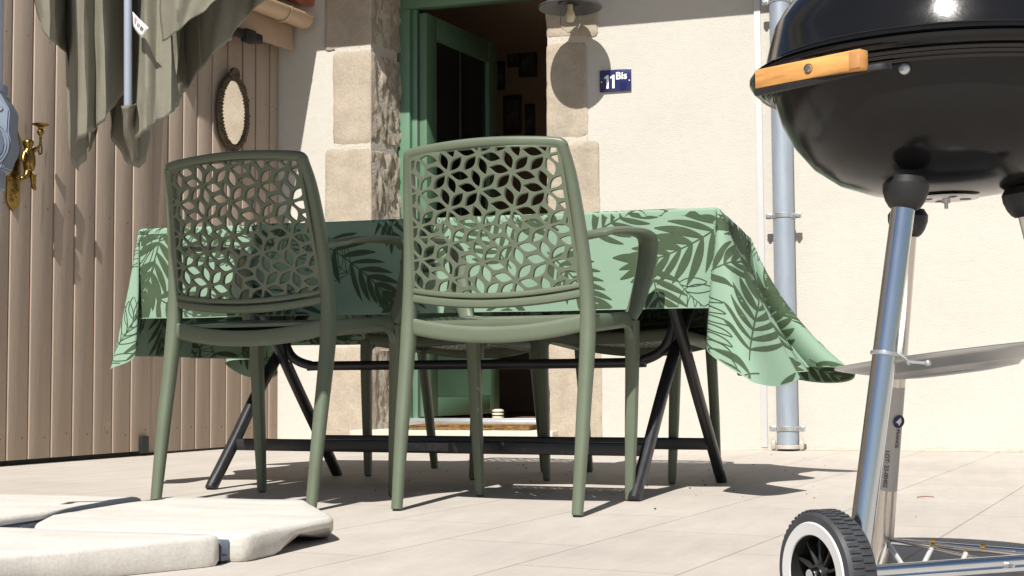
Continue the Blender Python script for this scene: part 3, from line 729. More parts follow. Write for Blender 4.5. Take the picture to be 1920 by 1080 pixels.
# concrete slabs -------------------------------------------------------
def slab(outline, h, label, seed, notch=None):
    cx = sum(p[0] for p in outline)/len(outline); cy = sum(p[1] for p in outline)/len(outline)
    b2 = NB(); n = len(outline)
    # rounded outline
    pts = []
    for i in range(n):
        p0, p1, p2 = V(outline[i-1]+(0,)), V(outline[i]+(0,)), V(outline[(i+1) % n]+(0,)); r = .028
        a = p1+(p0-p1).normalized()*r; c = p1+(p2-p1).normalized()*r
        for t in (0, .33, .67, 1): pts.append((a*(1-t)**2+p1*2*t*(1-t)+c*t*t))
    dense = []
    for i in range(len(pts)):
        a, c = pts[i], pts[(i+1) % len(pts)]; k = max(1, int((c-a).length/.025))
        for j in range(k): dense.append(a.lerp(c, j/k))
    ctr = V((cx, cy, 0))
    rings = []
    for (inset, z) in ((.006, .001), (0, .010), (0, h-.010), (.003, h-.0035), (.011, h), (.05, h), (.12, h), (.2, h), (.27, h)):
        ring = []
        for p in dense:
            d = (p-ctr); q_ = ctr+d*max(.03, 1-inset/d.length)
            zz_ = z
            if notch and z < .03:
                for (nx_, ny_, r_) in notch:
                    dd = (V((nx_, ny_, 0))-p).length
                    if dd < r_: zz_ = z+.03*min(1, 2.2*(1-dd/r_))
            w = noise.noise(V((q_.x*9, q_.y*9, seed)))*.0013+noise.noise(V((q_.x*38, q_.y*38, seed)))*.0006
            ring.append(b2.verts.new((q_.x+w, q_.y+w*1.5, zz_+(w if z > .02 else 0))))
        rings.append(ring)
    N_ = len(dense)
    for a, c in zip(rings, rings[1:]):
        for k in range(N_): b2.faces.new((a[k], a[(k+1) % N_], c[(k+1) % N_], c[k]))
    b2.faces.new(rings[-1]); b2.faces.new(rings[0][::-1])
    return place(b2, 'concrete_slab', 'concrete', label, 'concrete slab', (cx, cy, 0), 'parasol ballast slabs', angle=50)
slab([(-1.868, 2.58), (-1.79, 2.42), (-1.72, 2.338), (-1.275, 2.338), (-1.258, 2.69), (-1.50, 3.035), (-1.868, 3.04)], .052, 'white concrete slab with a notched lower edge beside the chair legs', 1, [(-1.26, 2.60, .14)])
slab([(-1.99, 2.300), (-1.29, 2.300), (-1.355, 2.185), (-1.41, 2.09), (-1.47, 1.99), (-1.56, 1.72), (-1.99, 1.70)], .056, 'white concrete slab nearest the camera with its chamfered corner', 2)
slab([(-1.925, 2.44), (-1.915, 3.02), (-2.32, 3.02), (-2.56, 2.75), (-2.56, 2.46), (-2.0, 2.42)], .052, 'white concrete slab behind the parasol post, farthest from the camera at left', 3)

# ------------------------------------------------------------------ chairs (local: +y front)
def lens(a, b, hw, tip=.5, n=7):
    a, b = V((a[0], a[1])), V((b[0], b[1])); d = b-a; L_ = d.length; d /= L_; p = V((-d.y, d.x)); up, dn = [], []
    for k in range(n+1):
        t = k/n; w = hw*(math.sin(PI*t)**1.02)
        q_ = a+d*(L_*t); up.append((q_+p*w)[:]); 
        if 0 < k < n: dn.append((q_-p*w)[:])
    return up+dn[::-1]
def lattice(region, e, hw, rot=0, org=(0, 0)):
    xs = [p[0] for p in region]; ys = [p[1] for p in region]; holes = []
    dirs = [V((math.cos(rot+k*PI/3), math.sin(rot+k*PI/3))) for k in range(8)]
    A = (dirs[0]+dirs[1])*e; B = (dirs[1]+dirs[2])*e
    for i in range(-16, 17):
        for j in range(-16, 17):
            c = V(org)+A*i+B*j
            if not (min(xs)-.1 < c.x < max(xs)+.1 and min(ys)-.1 < c.y < max(ys)+.1): continue
            for k in range(3):
                a, b = dirs[k]*e, dirs[k+1]*e
                P = lambda s, t: c+a*s+b*t
                for (p0, p1) in (((.055, .095), (.275, .90)), ((.945, .905), (.725, .10))):
                    h = clip(lens(P(*p0), P(*p1), hw), region)
                    if len(h) >= 3 and abs(area(h)) > .00005: holes.append(h if area(h) < 0 else h[::-1])
    return holes
LX, LZ = 1.10, .89
BY0, BY1 = -.150, -.226                    # back plane y at z .53 and .90
def back_y(z): return BY0+(BY1-BY0)*(z-.53)/.37
def make_chair(label):
    t = thing('garden_chair', label, 'chair', group='green garden chairs around the table')
    for s in (-1, 1):                       # rear leg running up into the back post
        bm = NB()
        pts = catmull([(s*.243, -.232, .004), (s*.246, -.196, .22), (s*.247, -.156, .46), (s*.240, -.160, .62), (s*.224, -.196, .81), (s*.210, -.226, .902)], 5)
        sweep(bm, pts, [(.0135, .0135), (.017, .018), (.0195, .021), (.0165, .019), (.015, .017), (.0135, .015)], 14, side=(1, 0, 0), power=2.6)
        obj('rear_leg', bm, 'chair', t)
        bm = NB(); lathe(bm, [(0, 0), (.011, 0), (.011, .006), (0, .006)], 12, M.Translation((s*.243, -.232, 0))); obj('foot_cap', bm, 'black', t.children[-1])
    bm = NB()
    pts = catmull([(-.214, -.224, .895), (-.198, -.229, .907), (-.10, -.240, .915), (0, -.244, .918), (.10, -.240, .915), (.198, -.229, .907), (.214, -.224, .895)], 6)
    sweep(bm, pts, [(.0132, .012)]*2, 14, side=(0, -.2, 1), power=2.8); obj('top_rail', bm, 'chair', t)
    bm = NB()
    def lowz(x): return .519+.022*(x/.24)**2
    for dz_, r_ in ((.0, .011), (.021, .0075)):
        sweep(bm, [(x, -.156-.018*(1-(x/.24)**2), lowz(x)+dz_) for x in [-.238+.476*k/20 for k in range(21)]], [(r_, .010)]*2, 10, side=(0, 0, 1), power=2.6)
    obj('lower_rail', bm, 'chair', t)
    # pierced back panel
    outer = [(-.236, .532), (.236, .532), (.206, .904), (-.206, .904)]
    reg = [(-.227, .552), (.227, .552), (.199, .892), (0, .895), (-.199, .892)]
    pl_ = fill_holes(outer, [[(p[0]*LX, .72+(p[1]-.72)*LZ) for p in h] for h in lattice([(p[0]/LX, .72+(p[1]-.72)/LZ) for p in reg], .0535, .0123, math.radians(-3), (-.014, .7155))], .0045, .0008)
    for v in pl_.verts:
        x, z, d = v.co; sag = (1-(x/.24)**2)
        f = (z-.53)/.37
        v.co = V((x, back_y(z)-(.014+.010*f)*sag-d, z-.018*sag*(1-f)+.010*sag*f))
    obj('backrest', pl_, 'chair', t, angle=40)
    # seat sheet
    outer = [(-.232, -.162), (.232, -.162), (.226, .225), (-.226, .225)]
    reg = [(-.205, -.132), (.205, -.132), (.20, .195), (-.20, .195)]
    holes = lattice(reg, .040, .0052, math.radians(20))
    # border points so the sheet can bend
    def dens(p): 
        o_ = []
        for i in range(len(p)):
            a, b = V(p[i]), V(p[(i+1) % len(p)])
            for k in range(12): o_.append(a.lerp(b, k/12)[:])
        return o_
    st = fill_holes(dens(outer), holes, .0035, .001)
    def seat_z(x, y): 
        f = (y+.15)/.375
        return .478+.026*f-(.026*(1-f)+.012*f)*(1-(x/.235)**2)
    for v in st.verts:
        x, y, d = v.co; v.co = V((x, y, seat_z(x, y)+d))
    obj('seat', st, 'chair', t, angle=40)
    # apron frame around the seat
    bm = NB()
    def strip(pl2, h0, h1, th=.009):
        sweep(bm, pl2, [(h0, th), (h1, th)], 12, side=(0, 0, 1), power=3.2)
    strip([(x, -.157-.010*(1-(x/.24)**2), seat_z(x, -.15)-.0105) for x in [-.242+.484*k/18 for k in range(19)]], .0215, .0215)
    for s in (-1, 1):
        strip([(s*(.243-.008*k/10), -.155+.375*k/10, seat_z(.235, -.15+.375*k/10)-.014) for k in range(11)], .022, .021)
    strip([(x, .222, seat_z(x, .225)-.014) for x in [-.232+.464*k/14 for k in range(15)]], .020, .020)
    # gussets under the frame towards the front legs
    for s in (-1, 1):
        g = [(-.0, .452), (.0, .452)]
        pts = [(s*.236, .215, .39), (s*.237, .205, .44), (s*.238, .18, .464), (s*.239, .14, .474), (s*.240, .09, .478)]
        sweep(bm, catmull(pts, 4), [(.006, .012), (.008, .008)], 8, side=(0, 1, 1))
    obj('seat_frame', bm, 'chair', t)
    for s in (-1, 1):
        bm = NB()
        sweep(bm, catmull([(s*.236, .218, .485), (s*.236, .222, .40), (s*.229, .226, .2), (s*.221, .230, .004)], 5), [(.020, .022), (.0185, .019), (.0165, .0165), (.0125, .013)], 12, side=(1, 0, 0), power=3)
        lg = obj('front_leg', bm, 'chair', t)
        bm = NB(); lathe(bm, [(0, 0), (.010, 0), (.010, .006), (0, .006)], 12, M.Translation((s*.221, .230, 0))); obj('foot_cap', bm, 'black', lg)
        bm = NB()
        pts = catmull([(s*.236, -.168, .680), (s*.260, -.12, .690), (s*.280, -.08, .700), (s*.290, .06, .712), (s*.292, .16, .712), (s*.289, .205, .700), (s*.284, .218, .67), (s*.272, .214, .60), (s*.255, .205, .53), (s*.240, .196, .492)], 6)
        sweep(bm, pts, [(.012, .012), (.021, .010), (.026, .010), (.028, .0105), (.027, .011), (.027, .012), (.027, .012), (.025, .012), (.022, .012), (.019, .011)], 12, side=(1, 0, .02), power=2.8)
        obj('armrest', bm, 'chair', t)
    return t
ch1 = make_chair('olive green resin chair nearest the camera, its pierced back fully sunlit')
def dup(root, loc, rz, label, sc=1):
    r = root.copy(); C.objects.link(r); r.location = loc; r.scale = (sc, sc, sc); r.rotation_euler = (0, 0, rz); r['label'] = label
    for ch in list(root.children):
        c = ch.copy(); C.objects.link(c); c.parent = r
        for g in ch.children:
            d = g.copy(); C.objects.link(d); d.parent = c
    return r
R_ = math.radians
ch1.location = (-1.1356, 3.560, 0); ch1.rotation_euler = (0, 0, R_(-5.05))
dup(ch1, (-1.818, 3.538, 0), R_(-6.5), 'olive green resin chair standing in the shade of the folded parasol')
dup(ch1, (-1.728, 4.665, 0), R_(167.5), 'chair beyond the table, only its legs showing in front of the doorway', .955)
dup(ch1, (-1.095, 4.635, 0), R_(174), 'chair beyond the table, only its legs showing in front of the cream wall', .955)

# ------------------------------------------------------------------ table
TC = V((-1.578, 4.294, 0)); TA = R_(3.0); TZ = .800
tb = thing('folding_table', 'long folding table on crossed black legs under the palm print cloth', 'table', TC)
trot = M.Rotation(TA, 3, 'Z')
def tw(u, v, z): return TC+trot @ V((u, v, 0))+V((0, 0, z))
HL, HW = .885, .440
bm = NB(); box(bm, TC+V((0, 0, TZ-.019)), (2*HL-.012, 2*HW-.012, .03), .006, trot); obj('tabletop', bm, 'tabletop', tb, off=TC)
PVl, PVr = V((-2.150, 4.17, .395)), V((-.822, 4.12, .405))
def tube(bm, pts, r=.0165, n=6, **k): sweep(bm, catmull(pts, n), r, 14, **k)
feet = {'nl': V((-2.212, 3.851, 0)), 'nr': V((-.879, 3.762, 0)), 'fl': V((-2.10, 4.497, 0)), 'fr': V((-.768, 4.476, 0))}
def leg(foot, pv, top, sx):
    bm = NB(); f = foot+V((0, 0, .012))
    m1 = f.lerp(pv+V((sx*.017, 0, 0)), .30)
    tube(bm, [f, m1, pv+V((sx*.017, 0, 0)), top], [(.0185, .0165)]*2, power=2.6)
    lg = obj('leg', bm, 'tableleg', tb, off=TC)
    bm = NB(); d = (m1-f).normalized(); sweep(bm, [f-d*.012, f+d*.03], [(.0195, .0175)]*2, 14); obj('foot_cap', bm, 'black', lg, off=TC)
leg(feet['nl'], PVl, V((-2.08, 4.52, TZ-.03)), -1); leg(feet['nr'], PVr, V((-.80, 4.56, TZ-.03)), -1)
leg(feet['fl'], PVl, V((-2.19, 3.93, TZ-.03)), 1); leg(feet['fr'], PVr, V((-.865, 3.96, TZ-.03)), 1)
def onleg(f, p, z): return f.lerp(p, (z-f.z)/(p.z-f.z))
for a, b, pa, pb, z in (('nl', 'nr', PVl, PVr, .132), ('fl', 'fr', PVl, PVr, .126)):
    p, q_ = onleg(feet[a], pa, z), onleg(feet[b], pb, z)
    bm = NB(); sweep(bm, [p, q_], [(.0185, .012)]*2, 12, side=(0, 0, 1), power=4)
    cb = obj('crossbar', bm, 'tableleg', tb, off=TC)
    if a == 'nl':
        for (t0, t1) in ((.445, .545), (.955, .995)):
            bm = NB(); c = p.lerp(q_, (t0+t1)/2)+V((0, -.0123, .0)); box(bm, c, ((q_-p).length*(t1-t0), .0012, .024), 0, M.Rotation(math.atan2(q_.y-p.y, q_.x-p.x), 3, 'Z')); obj('scuff_mark', bm, 'scuff', cb, off=TC)
bm = NB()
tube(bm, [PVl+V((.0, 0, .22)), PVl+V((.01, 0, .10)), PVl+V((.04, 0, .015)), PVl+V((.11, 0, -.018)), PVl+V((.2, -.005, -.02)), PVr+V((-.2, .005, -.03)), PVr+V((-.11, 0, -.022)), PVr+V((-.045, 0, .015)), PVr+V((-.012, 0, .10)), PVr+V((0, 0, .22))], .0150, 8)
obj('stretcher', bm, 'tableleg', tb, off=TC)
for pv in (PVl, PVr):
    bm = NB(); lathe(bm, [(0, .034), (.006, .034), (.006, -.034), (0, -.034)], 10, frame_m(pv, (1, 0, 0))); obj('pivot_bolt', bm, 'galv', tb, off=TC)

# ------------------------------------------------------------------ tablecloth
ON, OF, OL, OR = .285, .350, .400, .475
def flap(s, side, w):
    """s metres past the edge -> (outward, drop); w: position along the edge 0..1"""
    R = .010
    if s < R*PI/2: return R*math.sin(s/R), R*(1-math.cos(s/R))
    q_ = s-R*PI/2
    if side == 'r':
        k = .15+.58*w; out = .05*q_+k*q_*q_*1.05
    elif side == 'l': out = .02*q_+.14*q_*q_
    else: out = .035*q_
    # arc length approx
    drop = math.sqrt(max(.0001, q_*q_-(out*.9)**2))
    return R+out, R+drop
def cloth(u, v):
    a, b = abs(u)-HL, abs(v)-HW; su, sv = math.copysign(1, u), math.copysign(1, v)
    sidea = 'r' if su > 0 else 'l'
    wv = (v+HW)/(2*HW)
    if a <= 0 and b <= 0:
        return V((u, v, .0006*noise.noise(V((u*4, v*4, 0)))))
    if a <= 0:
        o_, d = flap(b, 'f', 0)
        e = min(1, (HL-abs(u))/.12)
        o_ += d*e*(.055*math.sin(u*11+1.0+sv)+.035*math.sin(u*23+2))*.8
        return V((u, sv*(HW+o_), -d))
    if b <= 0:
        o_, d = flap(a, sidea, wv)
        e = min(1, (HW-abs(v))/.10)
        o_ += d*e*(.10*math.sin(v*9+.8)+.05*math.sin(v*19))
        return V((su*(HL+o_), v, -d))
    # corner: a cone of folds around the table corner
    rho = math.hypot(a, b); phi = math.atan2(a, b)/(PI/2)
    ob, db = flap(rho, 'f', 0); oa, da = flap(rho, sidea, 1 if sv > 0 else 0)
    f = phi*phi*(3-2*phi)
    k = rho
    near = sv < 0
    if su > 0 and near: B_, W_, p = .30, .24, 2
    elif su > 0: B_, W_, p = .30, .22, 2
    elif near: B_, W_, p = .16, .17, 2
    else: B_, W_, p = .30, .2, 2
    ph0 = .42 if near else .3          # the front part of the fan is tucked behind the flap, the rest bulges out
    if phi < ph0:
        q_ = math.sin(PI*phi/ph0); bul = -.10*q_*k; lat = -.06*q_*k
    else:
        t = (phi-ph0)/(1-ph0); bul = B_*math.sin(PI*t)**p*k; lat = W_*math.sin(2*PI*t)*k
        if near:
            cr = math.exp(-((t-.62)/.10)**2)-.6*math.exp(-((t-.30)/.09)**2)
            bul -= .075*cr*k*min(1, k/.2); lat += .05*math.sin(5*PI*t)*k*min(1, k/.2)
    ea = oa*f + (bul-lat)*.7071; eb = ob*(1-f) + (bul+lat)*.7071
    dr = db*(1-f)+da*f
    hor2 = (bul*bul+lat*lat)
    dr = math.sqrt(max(dr*dr-hor2*.5, dr*dr*.3))
    return V((su*(HL+ea), sv*(HW+eb), -dr))
def rounded(u, v, Rc=.12):
    a, b = abs(u)-HL, abs(v)-HW
    if a <= 0 or b <= 0: return u, v
    A, B = (OR if u > 0 else OL), (OF if v > 0 else ON)
    phi = math.atan2(b, a); c, s_ = math.cos(phi), math.sin(phi)
    rr = min(A/c if c > 1e-6 else 9, B/s_ if s_ > 1e-6 else 9)
    cx, cy = A-Rc, B-Rc; rb = rr
    p = (rr*c, rr*s_)
    if p[0] > cx and p[1] > cy:
        dd = cx*c+cy*s_; q_ = dd*dd-(cx*cx+cy*cy-Rc*Rc); rb = dd+math.sqrt(max(0, q_))
    rho = math.hypot(a, b); t = rho/rr; f = 1-(1-rb/rr)*t*t
    return math.copysign(HL+a*f, u), math.copysign(HW+b*f, v)
def cw(u, v):
    p = cloth(u, v)
    return tw(p.x, p.y, TZ+p.z)
def cn(u, v):
    h = .002; n = (cw(u+h, v)-cw(u-h, v)).cross(cw(u, v+h)-cw(u, v-h))
    return n.normalized()
bm = NB()
def axis(h, o0, o1, n):
    L_ = [-h-o0+o0*k/40 for k in range(40)]+[-h+.0001]+[-h-.004, -h-.009, -h-.014]
    mid_ = [-h+2*h*k/n for k in range(n+1)]
    L2 = [h+o1*k/40 for k in range(1, 41)]+[h+.004, h+.009, h+.014]
    return sorted(set(round(x, 5) for x in L_+mid_+L2))
US, VS = axis(HL, OL, OR, 150), axis(HW, ON, OF, 70)
gv = [[bm.verts.new(cw(*rounded(u, v))) for v in VS] for u in US]
for i in range(len(US)-1):
    for j in range(len(VS)-1): bm.faces.new((gv[i][j], gv[i+1][j], gv[i+1][j+1], gv[i][j+1]))
# printed fronds, lying on both faces of the cotton
U0, U1, V0, V1 = -HL-OL+.004, HL+OR-.004, -HW-ON+.004, HW+OF-.004
CLOTH = []
for (cx_, cy_, a0) in ((U1-.12, V1-.12, 0), (U0+.12, V1-.12, PI/2), (U0+.12, V0+.12, PI), (U1-.12, V0+.12, 1.5*PI)):
    for k in range(7): CLOTH.append((cx_+.12*math.cos(a0+PI/2*k/6), cy_+.12*math.sin(a0+PI/2*k/6)))
def put(poly, mi):
    poly = clip(poly, CLOTH)
    if len(poly) < 3: return
    pos = [(cw(*p), cn(*p)) for p in poly]
    for s in (-1, 1):
        try:
            f = bm.faces.new([bm.verts.new(p+n*(.0012*s)) for p, n in pos]); f.material_index = mi
        except ValueError: pass
def leaflet(b, d, L_, w, line, bend):
    n = 9; c = []; t_ = 0
    p = V(b); ang_ = math.atan2(d.y, d.x)
    pts = []
    for k in range(n+1):
        t = k/n; a = ang_+bend*t
        pts.append((p.copy(), V((-math.sin(a), math.cos(a))), w*(math.sin(PI*min(1, t*.93+.05))**.8)*(1-.25*t)))
        p = p+V((math.cos(a), math.sin(a)))*(L_/n)
    if not line:
        for (p0, n0, w0), (p1, n1, w1) in zip(pts, pts[1:]):
            put([(p0-n0*w0)[:], (p1-n1*w1)[:], (p1+n1*w1)[:], (p0+n0*w0)[:]], 1)
    else:
        h = .0011
        for s in (-1, 1):
            for (p0, n0, w0), (p1, n1, w1) in zip(pts, pts[1:]):
                put([(p0+n0*(s*w0-h))[:], (p1+n1*(s*w1-h))[:], (p1+n1*(s*w1+h))[:], (p0+n0*(s*w0+h))[:]], 2)
def frond(c, ang_, L_, line, rnd):
    n = 8; p = V(c); curve = rnd.uniform(-.7, .7); side_curve = rnd.uniform(.25, .5)
    wide = rnd.choice((1, 1, 1.35))
    rib = []
    for k in range(n*2+1):
        t = k/(n*2); a = ang_+curve*(t-.3); rib.append((p.copy(), a)); p = p+V((math.cos(a), math.sin(a)))*(L_/(n*2))
    h = .0017 if not line else .0008
    for (p0, a0), (p1, a1) in zip(rib, rib[1:]):
        n0, n1 = V((-math.sin(a0), math.cos(a0))), V((-math.sin(a1), math.cos(a1)))
        put([(p0-n0*h)[:], (p1-n1*h)[:], (p1+n1*h)[:], (p0+n0*h)[:]], 2 if line else 1)
    for k in range(1, n+1):
        t = k/n; q_, a = rib[min(2*k, 2*n)]
        for s in (-1, 1):
            if rnd.random() < .06: continue
            spread = 1.12-.62*t; l = L_*(.48-.22*abs(t-.35))*rnd.uniform(.85, 1.1)
            d = V((math.cos(a+s*spread), math.sin(a+s*spread)))
            leaflet(q_, d, l, 0.0095*wide*rnd.uniform(.8, 1.15), line, -s*side_curve*.8)
    leaflet(rib[-1][0], V((math.cos(rib[-1][1]), math.sin(rib[-1][1]))), L_*.3, .008*wide, line, .1)
rnd = random.Random(21)
mids = []
def solid(c, a, L_):
    m_ = (c[0]+math.cos(a)*L_*.5, c[1]+math.sin(a)*L_*.5)
    if any(math.hypot(m_[0]-q_[0], m_[1]-q_[1]) < .165 for q_ in mids): return
    mids.append(m_); frond(c, a, L_, False, rnd)
for args in ((.93, -.47, PI+.55, .27), (.52, -.52, .5, .22), (.30, -.60, 2.2, .24), (-.30, -.50, -.6, .26), (-.62, -.58, 1.9, .25), (-.80, -.47, -1.2, .24), (1.27, -.66, 2.3, .25), (1.03, -.71, 1.25, .23), (1.32, -.47, 2.75, .25), (1.30, -.26, 3.3, .24), (1.05, -.22, -.3, .25), (1.32, .06, 2.9, .26), (1.06, .16, .2, .24), (1.30, .36, 2.7, .26), (-1.27, -.52, .3, .25), (-1.0, -.70, 1.9, .22), (-1.25, -.2, .4, .25), (.72, -.70, 2.0, .2), (0, -.68, 1.2, .22)):
    solid(args[:2], args[2], args[3])
cell = .225; nx_, ny_ = int((U1-U0)/cell)+1, int((V1-V0)/cell)+1
for k in range(1500):
    solid((rnd.uniform(U0, U1), rnd.uniform(V0, V1)), rnd.uniform(0, 2*PI), rnd.uniform(.17, .25))
for i in range(nx_):
    for j in range(ny_):
        if rnd.random() < .85:
            c = (U0+i*cell+rnd.uniform(-.04, .04), V0+j*cell+rnd.uniform(-.04, .04)+.1)
            frond(c, rnd.uniform(0, 2*PI), rnd.uniform(.18, .24), True, rnd)
cl = bpy.data.meshes.new('tablecloth'); bmesh.ops.translate(bm, verts=bm.verts, vec=-V((TC.x, TC.y, TZ)))
bm.to_mesh(cl); bm.free()
for k in ('cloth', 'leaf', 'leafline'): cl.materials.append(MT[k])
cl.polygons.foreach_set('use_smooth', [True]*len(cl.polygons))
co = bpy.data.objects.new('tablecloth', cl); link(co); co.location = (TC.x, TC.y, TZ)
tag(co, 'mint green tablecloth printed with dark palm fronds over the table', 'tablecloth')
# clip on the right edge
kp = cw(HL, .02)
bm = NB(); pr_ = [(-.045, .006), (.008, .006), (.012, .002), (.013, -.045), (.009, -.05), (.006, -.044), (.006, -.002), (.003, .0015), (-.045, .0015)]
prism(bm, pr_, -.008, .008, M.Translation(kp) @ M.Rotation(TA, 4, 'Z'), .001)
place(bm, 'tablecloth_clip', 'pvc', 'white plastic clip gripping the tablecloth at the table edge', 'clip', kp)

# ------------------------------------------------------------------ kettle barbecue
def gp(X, Z, z): return V((0, 0, z))+V((X*math.cos(yaw)-Z*math.sin(yaw), X*math.sin(yaw)+Z*math.cos(yaw), 0))
GC = gp(.624, 2.03, 0)
bbq = thing('kettle_barbecue', 'black kettle barbecue on chrome legs with wooden side handle', 'barbecue', GC)
def gob(name, bm, m, parent=None, **k): return obj(name, bm, m, parent or bbq, off=GC, **k)
KM = M.Translation(GC)
bm = NB()
prof = [(0, .590), (.06, .591), (.11, .599), (.15, .613), (.185, .637), (.211, .668), (.229, .701), (.239, .735), (.242, .747), (.256, .750), (.271, .755), (.2755, .761), (.2755, .766), (.262, .766), (.245, .761), (.236, .753), (.225, .70), (.18, .64), (.1, .603), (0, .598)]
lathe(bm, prof, 96, KM); bowl = gob('bowl', bm, 'enamel', angle=50)
bm = NB()
prof = [(.268, .7685), (.272, .771), (.266, .775), (.257, .7775), (.2535, .783), (.245, .818), (.238, .842), (.226, .862), (.20, .886), (.14, .916), (.07, .931), (0, .935)]
lathe(bm, prof, 96, KM); lid = gob('lid', bm, 'enamel', angle=50)
bm = NB(); lathe(bm, [(.2535, -.0022), (.2560, 0), (.2535, .0022)], 96, M.Translation(GC+V((0, 0, .781)))); gob('lid_bead', bm, 'enamel_rough', lid)
bm = NB()
for r_, z in ((.262, .7505), (.2515, .7475), (.246, .742)): lathe(bm, [(r_-.004, z-.003), (r_, z-.0045), (r_+.003, z-.001)], 96, KM)
gob('bowl_ridges', bm, 'enamel_rough', bowl)
bm = NB(); box(bm, GC+V((0, 0, .97)), (.12, .03, .025), .006)
for s_ in (-1, 1): sweep(bm, [GC+V((s_*.04, 0, .925)), GC+V((s_*.04, 0, .962))], .006, 8)
if 1: gob('lid_handle', bm, 'wood', lid)
# handle
ha, hb = gp(.335, 1.900, .733), gp(.4475, 1.777, .733)
hd = (hb-ha).normalized(); hn = V((hd.y, -hd.x, 0)); 
if hn.dot(GC-ha) > 0: hn = -hn
hc = (ha+hb)/2
hr = M((hd, -hn, V((0, 0, 1)))).transposed()
bm = NB(); box(bm, hc, ((hb-ha).length, .018, .026), .002, hr)
hw_ = gob('handle', bm, 'wood')
bm = NB(); 
box(bm, hc+hd*((hb-ha).length/2-.0085)+hn*.0092, (.0165, .0022, .0225), .0008, hr)
gob('handle_end', bm, 'endgrain', hw_)
bm = NB(); lathe(bm, [(0, .003), (.0045, .002), (.0048, -.002)], 12, frame_m(hc+hn*.0085+hd*.004, hn)); gob('screw', bm, 'chrome', hw_)
bm = NB(); lathe(bm, [(.0046, -.001), (.0066, .0008), (.0066, -.002)], 16, frame_m(hc+hn*.0092+hd*.004, hn)); gob('screw_recess', bm, 'black', hw_)
bm = NB()     # black curved strap under the wood, bolted to the bowl
cen = hc+hn*.004
arcp = catmull([ha-hd*.002+V((0, 0, -.0175))+hn*.004, hc+hn*.004+V((0, 0, -.0165)), hb+hd*.004+V((0, 0, -.010))-hn*.008-hn*.004, hb+hd*.018+V((0, 0, -.008))-hn*.030], 8)
sweep(bm, arcp, [(.0045, .004)]*2, 10, side=(0, 0, 1), power=4); gob('handle_bracket', bm, 'black', hw_)
for dd in (.35, .62):
    bm = NB(); p = ha.lerp(hb, dd); sweep(bm, [p, p-hn*.055], .006, 8); gob('handle_post', bm, 'black', hw_)
dirb = (at(1681, 117, 1.80)-GC); dirb.z = 0; dirb.normalize()
bp_ = GC+dirb*.2415+V((0, 0, at(1681, 117, 1.80).z))
bm = NB(); lathe(bm, [(0, .004), (.004, .0038), (.0072, .002), (.0076, -.003)], 20, frame_m(bp_, dirb)); gob('bolt', bm, 'galv', bowl)
# vent plate below the bowl
bm = NB(); lathe(bm, [(0, .5865), (.045, .5862), (.047, .5875), (.0, .5885)], 48, KM)
vent = gob('vent_plate', bm, mat('pale_alu', (.78, .77, .74), .4, .6))
for k in range(4):
    a = .35+k*PI/2; bm = NB(); box(bm, GC+V((.028*math.cos(a), .028*math.sin(a), .5858)), (.014, .008, .0012), 0, M.Rotation(a, 3, 'Z')); gob('vent_hole', bm, 'black', vent)
bm = NB(); lathe(bm, [(0, .572), (.0028, .572), (.0028, .580), (.0062, .580), (.0062, .586), (0, .586)], 10, KM); gob('vent_bolt', bm, 'galv', vent)
# legs with sockets
LT = [gp(.530, 1.900, .585), gp(.616, 2.200, .578), gp(.722, 1.990, .585)]
LB = [gp(.434, 1.852, .03), gp(.583, 2.290, .002), gp(.865, 2.035, .03)]
for i, (t, b) in enumerate(zip(LT, LB)):
    ax = (b-t).normalized()
    bm = NB(); b_ = b; sweep(bm, [t+ax*.018, t.lerp(b_, .5), b_], .0155, 28)
    lg = gob('leg', bm, 'chrome' if i == 0 else 'chrome2')
    bm = NB(); n_ = 10
    prof = [(0, .014)]+[(.0305*math.sin(PI/2*(1-k/n_))**.8 if k < n_ else .0155, .012-.034*(k/n_)) for k in range(n_+1)]
    up_ = (-ax+V((0, 0, 1))).normalized(); prof = [(0, .016), (.024, .014), (.0305, .004), (.0300, -.006), (.026, -.018), (.021, -.026), (.0165, -.0295), (.0150, -.026)]
    lathe(bm, prof, 32, frame_m(t, up_, (1, 0, 0))); gob('leg_socket', bm, 'black', lg)
# label on the rear leg
t, b = LT[1], LB[1]; ax = (b-t).normalized()
def legp(d, a, r=.0160):
    c = t+ax*d; tocam = (CAM-c); tocam = (tocam-ax*tocam.dot(ax)).normalized(); sd = ax.cross(tocam)
    return c+(tocam*math.cos(a)+sd*math.sin(a))*r, tocam*math.cos(a)+sd*math.sin(a), ax.cross(tocam*math.cos(a)+sd*math.sin(a))
bm = NB(); grid(bm, lambda p, q_: legp(.265+.165*q_, -1.25+2.5*p, .0158)[0], 14, 8)
lab = gob('leg_label', bm, mat('silver_label', (.46, .445, .425), .5, .15, var=.03))
ss = 1 if (legp(.3, .3)[0]-legp(.3, 0)[0]).dot(RR) > 0 else -1
def legtext(s, d, a, size, mt):
    p, n, _ = legp(d, a*ss, .0163); m4 = M((ax, n.cross(ax), n)).transposed().to_4x4(); m4.translation = p
    gob('lettering', text_bm(s, size, m4, .0002, .0002), mt, lab, smooth=False)
legtext('LOT: 23-00402', .395, -.25, .0095, 'ink')
legtext('FRANCE', .345, .62, .008, 'ink')
legtext('FABRIQUE EN', .295, .70, .0055, 'ink') if False else None
p, n, _ = legp(.318, .62*ss, .0163)
bm = NB(); lathe(bm, [(0, 0), (.0105, 0)], 24, frame_m(p+n*.0003, n)); lg_ = gob('emblem', bm, mat('emblem_navy', (.02, .02, .10), .5), lab, smooth=False)
